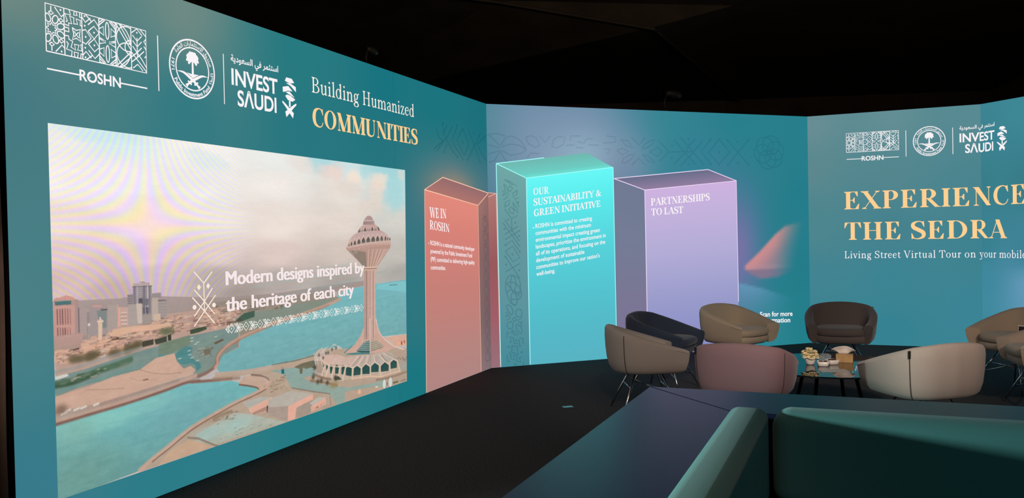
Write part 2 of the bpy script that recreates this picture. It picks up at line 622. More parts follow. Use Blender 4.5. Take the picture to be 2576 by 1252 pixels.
def img_R(q):
    c = idw([(0, 2.9), (0, 2.3), (0, 1.6), (0, .8), (0, .2), (1, 2.9), (1, 2.2), (1, 1.5), (1, .9), (1, .2), (2, 2.9), (2, 2.0), (2, 1.2), (2, .5)],
            [(104, 142, 148), (92, 136, 142), (78, 134, 142), (66, 132, 146), (52, 128, 144), (98, 142, 148), (84, 134, 142), (70, 130, 142), (60, 132, 148), (54, 130, 146), (88, 138, 146), (74, 132, 142), (62, 130, 144), (58, 132, 150)], q)
    return c


def img_E(q):
    c = idw([(0, 2.9), (0, 2.0), (0, 1.3), (0, .8), (0, .3), (.6, 2.9), (.6, 2.0), (.6, 1.2), (.6, .8), (.8, .4), (2.5, 2.5), (2.5, 1.5), (2.5, .5)],
            [(60, 132, 146), (56, 126, 138), (56, 128, 144), (62, 136, 158), (62, 136, 158), (62, 136, 150), (56, 124, 136), (60, 128, 148), (98, 152, 182), (110, 158, 190), (50, 124, 138), (58, 128, 148), (80, 140, 165)], q)
    return c


def led_wall(spec, label, fn):
    P, a, L = spec
    o = thing('led_wall', label, 'video wall', P, a)
    wall_grid('screen', o, L, fn)
    bm = bmesh.new()
    box_bm(bm, (0.001, .004, 0), (L - .001, .10, WH - .004))
    bm_obj('cabinet', bm, M_CAB, o)
    return o


wL = led_wall(LED_L, 'tall LED screen wall at left showing a water tower by the sea', img_L)
wB = led_wall(LED_B, 'LED screen wall in the middle showing the big cyan and lilac pillars', img_B)
wR = led_wall(LED_R, 'LED screen wall at right with large gold two-line headline', img_R)
wE = led_wall(LED_E, 'plain teal LED screen wall at the far right edge, angled towards the viewer', img_E)

# faint joint between two LED cabinets
JOINT = [[(3.737, 0.0), (3.741, 0.0), (3.741, .18), (3.737, .18)], [(3.737, 2.128), (3.741, 2.128), (3.741, 3.0), (3.737, 3.0)]]
flat_polys('panel_joint', JOINT, M_PIX, wL, .0015, cols=lambda q: img_L(q) * .82)


# ---------------------------------------------------------------- screen graphics: logos
def cell(x0, x1, y0, y1, paths, closed=()):
    f = lambda p: (x0 + (x1 - x0) * p[0], y0 + (y1 - y0) * p[1])
    return [[f(p) for p in q] for q in paths]


def ornament_logo(name, parent, U, V, w):
    """six columns of woven motifs in a frame; U(s), V(t) place the unit box on the wall"""
    P = []
    A = lines([[(0, 0), (1, 0)], [(1, 0), (1, 1)], [(1, 1), (0, 1)], [(0, 1), (0, 0)]] + [[(k / 6, 0), (k / 6, 1)] for k in range(1, 6)], 1)
    paths = [[(0, 0), (1, 0), (1, 1), (0, 1), (0, 0)]] + [[(k / 6, 0), (k / 6, 1)] for k in range(1, 6)]
    dots = []

    def add(k, ps, ds=()):
        for q in ps:
            paths.append([((k + a) / 6, b) for a, b in q])
        for a, b in ds:
            dots.append(((k + a) / 6, b))

    # 1: rosette of petals round a star
    star = [(.32 + (.30 if i % 2 == 0 else .19) * math.cos(i * PI / 8), .5 + (.125 if i % 2 == 0 else .08) * math.sin(i * PI / 8)) for i in range(17)]
    add(0, [star])
    for i in range(8):
        a = i * PI / 4 + .39
        cx, cy = .32 + .52 * math.cos(a), .5 + .225 * math.sin(a)
        if cx < .0:
            continue
        pet = [(cx + .21 * math.cos(b) * math.cos(a) - .15 * math.sin(b) * math.sin(a), cy + (.21 * math.cos(b) * math.sin(a) + .15 * math.sin(b) * math.cos(a)) * .44) for b in [j * PI / 5 for j in range(11)]]
        add(0, [[(min(max(x, 0), 1), y) for x, y in pet]])
    for cx, cy in ((.3, .83), (.82, .72), (.82, .28), (.3, .17)):
        add(0, [[(cx - .13, cy), (cx, cy + .04), (cx + .13, cy), (cx, cy - .04), (cx - .13, cy)]])
    add(0, [[(.3, .97), (.3, .88)], [(.3, .03), (.3, .12)], [(.5, .97), (.85, .8), (1, .86)], [(.5, .03), (.85, .2), (1, .14)]], [(.82, .94), (.82, .06)])
    # 2: stepped meander and four-petal flower
    add(1, [[(.30, 1), (.36, .89), (.05, .89), (.18, .75), (.1, .72)], [(.58, 1), (.55, .91), (.74, .92), (.68, 1)], [(.9, 1), (.87, .9), (1, .89)],
            [(.05, .66), (.25, .65), (.25, .71), (.42, .71), (.32, .86), (.55, .85), (.54, .72), (.75, .73), (.68, .84), (.92, .83), (.9, .72), (1, .71)],
            [(.45, .63), (.66, .59), (.9, .63), (.84, .5), (.9, .37), (.66, .42), (.45, .37), (.52, .5), (.45, .63)],
            [(0, .6), (.25, .6), (.25, .52), (0, .52)], [(0, .42), (.22, .43), (.25, .36), (.45, .33), (.35, .2), (.6, .16), (.55, .28), (.8, .28), (.72, .17), (.95, .17), (.9, .3), (1, .3)],
            [(.1, .3), (.2, .26), (.1, .14), (.4, .12), (.36, 0)], [(.55, 0), (.52, .11), (.75, .11), (.7, 0)], [(.88, 0), (.9, .1), (1, .1)]])
    add(1, [[(.55, .56), (.66, .5), (.8, .56)], [(.55, .44), (.66, .5), (.8, .44)]])
    # 3: lozenges and chevrons
    add(2, [[(0, .92), (.2, .82), (.5, .94)], [(.35, .78), (.72, .93), (1, .8)], [(.35, .64), (.7, .78), (1, .66), (.7, .5), (.35, .64)], [(0, .62), (.2, .66), (.52, .5), (.2, .34), (0, .38)],
            [(.35, .36), (.7, .5), (1, .34), (.7, .22), (.35, .36)], [(0, .08), (.2, .18), (.5, .06)], [(.35, .22), (.72, .07), (1, .2)], [(.2, 1), (.55, .88)], [(.2, 0), (.55, .12)]],
        [(.16, .95), (.16, .74), (.7, .64), (.2, .5), (.7, .36), (.16, .26), (.16, .05)])
    # 4: leaves
    leafp = lambda cx, cy, rx, ry: [(cx + rx * math.sin(PI * j / 8) * s, cy + ry * math.cos(PI * j / 8)) for s in (1, -1) for j in (range(9) if s == 1 else range(8, -1, -1))]
    add(3, [leafp(.5, .76, .11, .19), leafp(.5, .24, .11, .19)])
    for sx in (0, 1):
        m = lambda x: x if sx == 0 else 1 - x
        for sy in (0, 1):
            n_ = lambda y: y if sy == 0 else 1 - y
            add(3, [[(m(0), n_(.43)), (m(.38), n_(.48)), (m(0), n_(.54) if sy == 0 else n_(.46)), (m(0), n_(.43))],
                    [(m(0), n_(.3)), (m(.28), n_(.36)), (m(.26), n_(.17)), (m(0), n_(.24))], [(m(0), n_(.1)), (m(.3), n_(.0))], [(m(0), n_(.02)), (m(.2), n_(0))], [(m(0), n_(.16)), (m(.36), n_(.02))]])
    # 5: interlaced circles
    add(4, [[(max(0, min(1, x)), max(0, min(1, y))) for x, y in ell(.75, .69, .68, .285, 20, 340, 24)], [(max(0, min(1, x)), max(0, min(1, y))) for x, y in ell(.75, .31, .68, .285, 20, 340, 24)],
            [(max(0, min(1, x)), max(0, min(1, y))) for x, y in ell(.1, .5, .9, .5, -89, 89, 20)], [(max(0, min(1, x)), max(0, min(1, y))) for x, y in ell(.95, .5, .35, .17, 90, 270, 16)],
            [(0, 1), (1, .45)], [(.25, 1), (1, .56)], [(0, 0), (1, .42)], [(.2, 0), (1, .3)], [(0, .7), (.12, .98)], [(0, .3), (.12, .02)]])
    # 6: branching chevrons
    add(5, [[(.4, .32), (.4, .78)], [(.1, .82), (.4, .7), (.7, .84)], [(.1, .69), (.4, .57), (.7, .71)], [(.1, .56), (.7, .29), (1, .12)], [(0, .42), (1, .02)], [(.05, .87), (.4, .99), (.75, .86)], [(.6, 1), (1, .86)],
            [(0, .3), (.4, .44), (.7, .57)], [(0, .18), (.4, .32), (.85, .5)], [(.1, .05), (.4, .16), (.75, .03)], [(1, .8), (.85, .73), (1, .66)], [(.85, .62), (1, .54)], [(1, .4), (.88, .35)]], [(.4, .9)])
    Q = []
    for p in paths:
        q = [(U(a), V(b)) for a, b in p]
        Q += lines([q], w)
    for a, b in dots:
        Q.append(ell(U(a), V(b), w * .85, w * .85, 0, 360, 10)[:-1])
    return flat_polys(name, Q, M_WHITE, parent)


def arc_text(s, R, a_mid, span, h, up, bold=.02):
    """verts/faces of a line bent round a circle: up=1 tops outward (clockwise), up=-1 tops inward"""
    v, f = sans_text(s, bold, 2)
    V2 = []
    for x, y in v:
        if up > 0:
            a, r = a_mid + span * (.5 - x), R + h * (y - .5)
        else:
            a, r = a_mid + span * (x - .5), R - h * (y - .5)
        V2.append((r * math.cos(a), r * math.sin(a)))
    return V2, f


AR_FUND = '\ufe94\ufee3\ufe8e\ufecc\ufedf\ufe8d \ufe95\ufe8d\ufead\ufe8e\ufee4\ufe9c\ufe98\ufeb3\ufefb\ufe8d \ufed5\ufeed\ufeaa\ufee8\ufebb'
AR_INV = '\ufe94\ufef3\ufea9\ufeee\ufecc\ufeb4\ufedf\ufe8d \ufef2\ufed3 \ufeae\ufee4\ufe9c\ufe98\ufeb3\ufe8d'


def seal(parent, X, Y, sx, sy):
    """round seal: two rings, bent lettering, palm above crossed swords; unit radius 1"""
    to = lambda p: (X + p[0] * sx, Y + p[1] * sy)
    P = ring(0, 0, 1, 1, .945, .945, 0, 360, 56) + ring(0, 0, .735, .735, .69, .69, 0, 360, 48)
    o = flat_polys('seal_ring', [[to(a) for a in p] for p in P], M_WHITE, parent)
    V2, F = [], []
    for (s, R, am, sp, h, up, b) in ((AR_FUND, .85, math.radians(82), math.radians(132), .14, 1, .012), ('\u0661\u0663\u0669\u0661', .85, math.radians(-12), math.radians(27), .13, 1, .01),
                                  ('1971', .845, math.radians(178), math.radians(26), .12, -1, .015), ('Public Investment Fund', .85, math.radians(268), math.radians(118), .125, -1, .025)):
        v, f = arc_text(s, R, am, sp, h, up, b)
        i = len(V2)
        V2 += [to(a) for a in v]
        F += [tuple(k + i for k in q) for q in f]
    link('seal_lettering', mesh_of('seal_lettering', wall_pts(V2, .003), F), M_WHITE, parent)
    Q = [[(-.045, -.17), (.045, -.17), (.035, .3), (-.035, .3)], [(-.27, -.15), (-.05, -.17), (.27, -.15), (.1, -.24), (0, -.30), (-.1, -.24)]]
    for k in range(9):
        a = math.radians(-50 + k * 35)
        d = (math.cos(a), math.sin(a))
        e = (.27 * d[0], .36 + .22 * d[1] - .06 * abs(d[0]))
        m = (.15 * d[0], .40 + .13 * d[1])
        q = smooth_path([(0, .36, .10), (m[0], m[1], .15), (e[0], e[1], .06)], 4)
        Q += strip(q, [x[2] for x in q])
    Q.append(ell(0, .38, .2, .15, 0, 360, 16)[:-1])
    for s in (1, -1):
        q = smooth_path([(s * .66, -.16, .01), (s * .40, -.17, .07), (s * .13, -.30, .10), (-s * .04, -.40, .095), (-s * .12, -.46, .09)], 5)
        Q += strip(q, [x[2] for x in q])
        Q += strip([(-s * .22, -.42), (-s * .06, -.53)], [.06, .06])
        q = smooth_path([(-s * .12, -.46, .08), (-s * .21, -.53, .07), (-s * .27, -.575, .11), (-s * .295, -.595, .10)], 4)
        Q += strip(q, [x[2] for x in q])
    flat_polys('palm_and_swords', [[to(a) for a in p] for p in Q], M_WHITE, parent)


def logo_row(parent, f, row):
    """the row of three logos; f maps left-wall u to this wall's u; row holds the measured words"""
    k = f(1) - f(0)
    ornament_logo('pattern_logo', parent, lambda s: f(.236 + .656 * s), lambda t: 2.497 + .246 * t, .0062)
    put_sans('wordmark', 'ROSHN', (f(.430), 2.381), (f(.702), 2.381), .055, M_WHITE, parent, .022, 8)
    flat_polys('wordmark_line', [[(f(a), 2.4035), (f(b), 2.4035), (f(b), 2.4115), (f(a), 2.4115)] for a, b in ((.237, .431), (.702, .893))]
               + [[(f(.490), 2.402), (f(.502), 2.402), (f(.496), 2.412)]], M_WHITE, parent)
    for u in (.9815, 1.541):
        flat_polys('divider_bar', [[(f(u) - .0035, 2.406), (f(u) + .0035, 2.406), (f(u) + .0035, 2.736), (f(u) - .0035, 2.736)]], M_WHITE, parent)
    seal(parent, f(1.262), 2.585, .196 * k, .186)
    put_sans('arabic_line', AR_INV, (row['ar'][0], 2.676), (row['ar'][1], 2.686), .072, M_WHITE, parent, .02, 5, bbox=True)
    put_sans('upper_word', 'INVEST', (row['inv'][0], 2.549), (row['inv'][1], 2.553), .103, M_WHITE, parent, .022, 8)
    put_sans('lower_word', 'S\u039bUDI', (row['sau'][0], 2.414), (row['sau'][1], 2.419), .102, M_WHITE, parent, .022, 8)
    # folded-ribbon palm over crossed blades
    g = lambda p: (row['pl'][0] + p[0] * row['pl'][1], 2.42 + p[1] * .272)
    Q = [[(.32, 1.0), (.22, .90), (.55, .86), (.87, .90), (.70, 1.0)], [(.28, .85), (.60, .80), (.98, .66), (.97, .80), (.62, .86)], [(.06, .72), (.08, .585), (.45, .655), (.74, .66), (.45, .78), (.20, .745)],
         [(.25, .60), (.88, .50), (.52, .64)], [(.22, .50), (.40, .40), (.72, .38), (.92, .45), (.60, .53), (.38, .545)], [(.47, .22), (.58, .22), (.58, .40), (.47, .38)]]
    for s, x0 in ((1, 0), (-1, 1)):
        q = smooth_path([(x0 + s * .02, .33, .05), (x0 + s * .22, .25, .08), (x0 + s * .5, .12, .12), (x0 + s * .76, .0, .16)], 4)
        Q += strip(q, [x[2] for x in q])
    flat_polys('palm_mark', [[g(a) for a in p] for p in Q], M_WHITE, parent)


logo_row(wL, lambda u: u, dict(ar=(1.610, 2.105), inv=(1.613, 2.093), sau=(1.668, 2.076), pl=(2.142, .170)))

# ---------------------------------------------------------------- right-hand logo row runs over the corner onto the next screen
FOLD = (2.0072,)
_wp = wall_pts


def wall_pts(P2, off, fold=None):
    return _wp(P2, off, fold or CUR[0])


CUR = [FOLD]
logo_row(wR, lambda u: .474 + (u - .235) * .94, dict(ar=(1.776, 2.200), inv=(1.776, 2.197), sau=(1.836, 2.180), pl=(2.228, .136)))
put_serif('gold_headline', 'EXPERIENCE', (.440, 1.758), (2.590, 1.758), .228, M_GOLD, wR, .2, .035, .03)
put_serif('gold_headline', 'THE SEDRA', (.437, 1.361), (2.353, 1.356), .225, M_GOLD, wR, .2, .035, .03)
put_serif('tour_line', 'Living Street Virtual Tour on your mobile', (.438, 1.121), (2.590, 1.121), .092, M_WHITE, wR, .11, .045, .05)
CUR[0] = None

# left wall headline
put_serif('headline', 'Building Humanized', (2.506, 2.631), (4.109, 2.638), .118, M_CREAM, wL, .115, .045, .01)
put_serif('gold_headline', 'COMMUNITIES', (2.506, 2.372), (4.171, 2.383), .145, M_GOLD, wL, .225, .045, -.02)

# ---------------------------------------------------------------- screen graphics: pillars


def shade_quad(name, parent, quad, stops, off, n=24, mat=None, side=None):
    """a quad with a vertical run of colours; quad = bl, br, tr, tl; side tints left to right"""
    bl, br, tr, tl = [np.array(p, float) for p in quad]
    V2, F, K = [], [], []
    for j in range(n + 1):
        t = j / n
        a, b = bl + (tl - bl) * t, br + (tr - br) * t
        for i in range(5):
            V2.append(tuple(a + (b - a) * i / 4))
            K.append((t, i / 4))
    for j in range(n):
        for i in range(4):
            k = j * 5 + i
            F.append((k, k + 1, k + 6, k + 5))
    K = np.array(K)
    ts = [s[0] for s in stops]
    c = np.stack([np.interp(K[:, 0], ts, [s[1][i] for s in stops]) for i in range(3)], 1)
    if side is not None:
        c = c + K[:, 1:2] * np.asarray(side, float)
    me = mesh_of(name, wall_pts(V2, off), F)
    paint(me, np.clip(c, 0, 255))
    return link(name, me, mat or M_PIX, parent)


def edge_lines(name, parent, paths, w, c, off=.004):
    return flat_polys(name, lines(paths, w), mat_glow('pillar_edge_light', c), parent, off)


# coral pillar (left wall, folding round the corner onto the middle wall)
LL = 5.8038
shade_quad('coral_pillar_front', wL, [(4.237, .002), (5.517, .002), (5.519, 1.843), (4.286, 1.963)], [(0, (176, 134, 130)), (.2, (184, 132, 126)), (.5, (198, 128, 120)), (.8, (216, 130, 120)), (1, (226, 138, 124))], .002)
shade_quad('coral_pillar_top', wL, [(4.286, 1.963), (5.519, 1.843), (LL, 1.99), (4.68, 2.104)], [(0, (176, 118, 110)), (1, (150, 108, 110))], .002)
shade_quad('coral_pillar_side', wL, [(5.517, .002), (LL, .002), (LL, 1.985), (5.519, 1.843)], [(0, (140, 116, 118)), (.3, (128, 102, 104)), (.7, (138, 104, 102)), (1, (160, 116, 110))], .002, side=(-14, -8, -4))
shade_quad('coral_pillar_side', wB, [(0, .002), (.11, .002), (.099, 1.985), (0, 1.945)], [(0, (152, 112, 122)), (.3, (160, 94, 104)), (.6, (152, 88, 92)), (1, (176, 120, 114))], .002, side=(0, 0, 0))
shade_quad('coral_pillar_top', wB, [(0, 1.945), (.05, 1.965), (.099, 1.985), (0, 1.996)], [(0, (168, 120, 114)), (1, (160, 114, 114))], .002)
edge_lines('coral_pillar_edge', wL, [[(4.238, .005), (4.286, 1.963), (4.68, 2.104), (LL - .003, 1.991)], [(4.286, 1.963), (5.519, 1.843), (5.517, .005)], [(5.519, 1.843), (LL - .003, 1.985)]], .0085, (255, 206, 176))
edge_lines('coral_pillar_edge', wB, [[(0.003, 1.995), (.097, 1.985)], [(0.003, 1.947), (.097, 1.985)], [(.099, 1.985), (.109, .005)]], .009, (226, 170, 160))

# cyan pillar
shade_quad('cyan_pillar_front', wB, [(.475, .002), (1.603, .002), (1.596, 2.299), (.471, 2.162)], [(0, (88, 178, 194)), (.25, (84, 188, 202)), (.6, (86, 210, 218)), (.85, (92, 234, 236)), (1, (104, 248, 246))], .002)
shade_quad('cyan_pillar_side', wB, [(.112, .002), (.475, .002), (.471, 2.162), (.106, 2.327)], [(0, (70, 138, 152)), (.3, (92, 148, 158)), (.7, (102, 152, 158)), (1, (112, 168, 166))], .002)
shade_quad('cyan_pillar_top', wB, [(.471, 2.162), (1.596, 2.299), (1.25, 2.466), (.106, 2.327)], [(0, (108, 226, 214)), (.25, (108, 204, 194)), (1, (112, 184, 176))], .002)
edge_lines('cyan_pillar_edge', wB, [[(.471, 2.162), (.475, .005)], [(1.596, 2.299), (1.603, .005)], [(.106, 2.327), (.112, .005)], [(.106, 2.327), (.471, 2.162), (1.596, 2.299)], [(.106, 2.327), (.7, 2.40)]], .0095, (164, 252, 252))

# lilac pillar
shade_quad('lilac_pillar_front', wB, [(2.030, .002), (3.365, .002), (3.357, 2.146), (2.024, 2.027)], [(0, (134, 138, 196)), (.3, (152, 154, 202)), (.6, (178, 172, 214)), (.85, (196, 178, 220)), (1, (206, 178, 224))], .002)
shade_quad('lilac_pillar_side', wB, [(1.612, .002), (2.030, .002), (2.024, 2.027), (1.606, 2.164)], [(0, (126, 112, 150)), (.3, (122, 118, 148)), (.7, (116, 124, 150)), (1, (112, 122, 146))], .002)
shade_quad('lilac_pillar_top', wB, [(2.024, 2.027), (3.357, 2.146), (2.936, 2.285), (1.606, 2.164)], [(0, (148, 126, 160)), (1, (104, 110, 138))], .002)
edge_lines('lilac_pillar_edge', wB, [[(2.024, 2.027), (2.030, .005)], [(1.606, 2.164), (2.024, 2.027), (3.357, 2.146), (3.362, .6)], [(1.606, 2.164), (2.936, 2.285), (3.357, 2.146)]], .009, (240, 222, 250))

# pillar words
put_serif('coral_title', 'WE IN', (4.377, 1.694), (4.733, 1.690), .103, M_WHITE, wL, .19, .05, 0, .005, hr=.094)
put_serif('coral_title', 'ROSHN', (4.378, 1.581), (4.797, 1.550), .090, M_WHITE, wL, .19, .05, 0, .005, hr=.082)
bl = [(4.380, 1.428), (4.380, 1.348), (4.380, 1.268), (4.380, 1.188)]
be = [5.403, 5.337, 5.398, 4.698]
tx = ['ROSHN is a national community developer', 'powered by the Public Investment Fund', '(PIF) committed to delivering high-quality', 'communities.']
put_sans('coral_text', [(s, b, (e, b[1] - (e - b[0]) * (.085 - .007 * i)), .043) for i, (s, b, e) in enumerate(zip(tx, bl, be))], 0, 0, 0, M_WHITE, wL, .012, 3, .005)
flat_polys('coral_text', [ell(4.345, 1.444, .007, .007, 0, 360, 8)[:-1]], M_WHITE, wL, .005)
put_serif('cyan_title', 'OUR', (.556, 1.965), (.754, 1.986), .081, M_WHITE, wB, .2, .06, 0, .005)
put_serif('cyan_title', 'SUSTAINABILITY &', (.556, 1.842), (1.429, 1.955), .082, M_WHITE, wB, .2, .06, -.01, .005, hr=.076)
put_serif('cyan_title', 'GREEN INITIATIVE', (.557, 1.719), (1.417, 1.828), .081, M_WHITE, wB, .2, .06, -.01, .005, hr=.076)
tx = ['ROSHN is committed to creating', 'communities with the minimum', 'environmental impact creating green', 'landscapes, prioritize the environment in', 'all of its operations, and focusing on the', 'development of sustainable', "communities to improve our nation's", 'well-being.']
ends = [(1.302,1.668),(1.287,1.599),(1.403,1.533),(1.480,1.474),(1.472,1.387),(1.194,1.272),(1.395,1.221),(0.810,1.052)]
put_sans('cyan_text', [(s, (.573, 1.583 - .0793 * i), (e[0], 1.583 - .0793 * i + (e[0] - .573) * (.118 + .004 * i)), .047) for i, (s, e) in enumerate(zip(tx, ends))], 0, 0, 0, M_WHITE, wB, .014, 3, .005)
flat_polys('cyan_text', [ell(.548, 1.588, .008, .008, 0, 360, 8)[:-1]], M_WHITE, wB, .005)
put_serif('lilac_title', 'PARTNERSHIPS', (2.106, 1.835), (2.953, 1.900), .088, M_WHITE, wB, .2, .05, -.01, .005)
put_serif('lilac_title', 'TO LAST', (2.107, 1.714), (2.563, 1.741), .085, M_WHITE, wB, .2, .05, -.01, .005)
put_sans('scan_note', [('Scan for more', (3.688, .391), (4.204, .376), .060), ('information', (3.700, .313), (4.166, .293), .060)], 0, 0, 0, M_WHITE, wB, .02, 3, .005)


# ---------------------------------------------------------------- faint woven band behind the pillars
def on_band(name, parent, paths, dots, w, fn, k, off=.0016, dr=.016):
    P = []
    for p in paths:
        q = []
        for a, b in zip(p[:-1], p[1:]):
            n = max(1, int(math.dist(a, b) / .06))
            q += [(a[0] + (b[0] - a[0]) * i / n, a[1] + (b[1] - a[1]) * i / n) for i in range(n)]
        q.append(p[-1])
        P += lines([q], w)
    for d in dots:
        P.append(ell(d[0], d[1], dr, dr, 0, 360, 10)[:-1])
    return flat_polys(name, P, M_PIX, parent, off, cols=lambda q: fn(q) * np.asarray(k, float))


BP = [[(2.230,2.636),(2.364,2.510),(2.369,2.496),(2.584,2.502),(2.735,2.504)], [(2.364,2.496),(2.269,2.400),(2.236,2.380)], [(2.449,2.650),(2.585,2.509),(2.755,2.348)], [(2.538,2.681),(2.724,2.504),(2.874,2.340)], [(2.761,2.662),(2.653,2.578),(2.624,2.510),(2.449,2.350)], [(2.868,2.650),(2.735,2.504),(2.537,2.327)],
      [(2.982,2.662),(2.837,2.506),(2.982,2.351)], [(3.108,2.670),(2.951,2.501),(3.102,2.348),(3.262,2.511),(3.108,2.670)], [(3.230,2.662),(3.391,2.509),(3.547,2.353)], [(3.547,2.665),(3.391,2.509),(3.236,2.344)], [(2.097,2.491),(2.217,2.550),(2.271,2.499),(2.215,2.441),(2.097,2.491)],
      [(1.653,2.502),(1.727,2.532),(1.810,2.496),(1.725,2.448),(1.653,2.502)], [(1.855,2.665),(1.955,2.573),(2.042,2.669)], [(1.849,2.328),(1.951,2.414),(2.035,2.330)],
      [(1.708,2.634),(1.802,2.622),(1.874,2.534),(1.780,2.561),(1.708,2.634)], [(1.991,2.527),(2.035,2.584),(2.122,2.633),(2.176,2.639),(2.131,2.577),(2.055,2.538),(1.991,2.527)], [(1.712,2.350),(1.745,2.411),(1.820,2.449),(1.894,2.460),(1.840,2.394),(1.765,2.355),(1.712,2.350)], [(1.995,2.462),(2.075,2.444),(2.160,2.379),(2.170,2.356),(2.084,2.378),(1.995,2.462)]]
BD = [(2.420,2.575),(2.412,2.422),(2.660,2.664),(2.654,2.347),(3.105,2.507),(3.387,2.641),(3.388,2.374),(2.982,2.662),(2.976,2.351),(3.553,2.665),(3.547,2.353),(3.230,2.662),(3.236,2.349),(3.102,2.348),(3.108,2.670),(2.951,2.501),(3.262,2.511)]
cen = [(3.874,2.517)][0]
for i in range(6):
    a = i * PI / 3 + .2
    BP.append([(p[0], p[1]) for p in ell(cen[0] + .10 * math.cos(a), cen[1] + .10 * math.sin(a), .135, .12, 0, 360, 20)])
BP += [[(0.013,2.645),(0.049,2.629),(0.154,2.535)], [(0.005,2.649),(0.112,2.669),(0.228,2.642)], [(0.163,2.535),(0.228,2.621),(0.292,2.644),(0.382,2.616),(0.436,2.558),(0.480,2.490)], [(0.172,2.518),(0.290,2.550),(0.390,2.540),(0.480,2.490)], [(0.171,2.476),(0.287,2.423),(0.415,2.446),(0.480,2.490)],
       [(0.011,2.540),(0.153,2.505)], [(0.009,2.431),(0.162,2.476)], [(0.161,2.459),(0.205,2.384),(0.249,2.342)], [(0.153,2.467),(0.087,2.357),(0.016,2.339)], [(0.474,2.635),(0.548,2.654),(0.612,2.621),(0.648,2.545),(0.592,2.518),(0.509,2.559),(0.483,2.610),(0.474,2.635)],
       [(0.650,2.656),(0.714,2.580),(0.791,2.660)], [(0.798,2.530),(0.828,2.617),(0.885,2.653),(0.970,2.642),(0.950,2.559),(0.863,2.519),(0.798,2.530)], [(0.488,2.396),(0.535,2.453),(0.646,2.446)], [(1.037,2.605),(1.047,2.662),(1.173,2.665)], [(1.133,2.598),(1.219,2.578),(1.240,2.627),(1.337,2.638)], [(1.277,2.562),(1.414,2.560)],
       [(1.515,2.673),(1.635,2.662),(1.628,2.600),(1.464,2.587)], [(1.483,2.517),(1.562,2.514),(1.521,2.456)], [(0.988,2.551),(1.093,2.558)], [(1.112,2.528),(1.208,2.521)]]
on_band('woven_band', wB, BP, BD, .017, img_B, (.93, .93, .94))
LP = [[(4.701,2.661),(4.714,2.580),(4.785,2.497),(4.932,2.382),(5.052,2.330)], [(4.808,2.643),(4.722,2.566),(4.703,2.527)], [(4.928,2.650),(4.803,2.522),(4.504,2.374)], [(5.032,2.646),(4.922,2.519),(4.970,2.447),(5.160,2.330)], [(5.175,2.654),(5.025,2.506),(5.198,2.365)], [(5.305,2.661),(5.449,2.507),(5.615,2.317)], [(5.175,2.654),(5.315,2.494),(5.198,2.365)],
      [(5.632,2.648),(5.468,2.501),(5.289,2.333)], [(5.773,2.638),(5.527,2.514),(5.641,2.434),(5.779,2.354)], [(4.561,2.593),(4.621,2.503),(4.717,2.468)], [(4.717,2.468),(4.566,2.358)], [(4.800,2.454),(4.712,2.348)]]
on_band('woven_band', wL, LP, [(4.709,2.654),(5.033,2.662),(5.168,2.504),(5.455,2.637),(5.160,2.323),(5.035,2.336),(5.270,2.327)], .016, img_L, (.82, .9, .92))


# carved motif on the side of the cyan pillar
def img_side(q):
    t = q[:, 1] / 2.25
    return np.stack([np.interp(t, [0, .3, .7, 1], k) for k in ((70, 92, 102, 112), (138, 148, 152, 168), (152, 158, 158, 166))], 1)


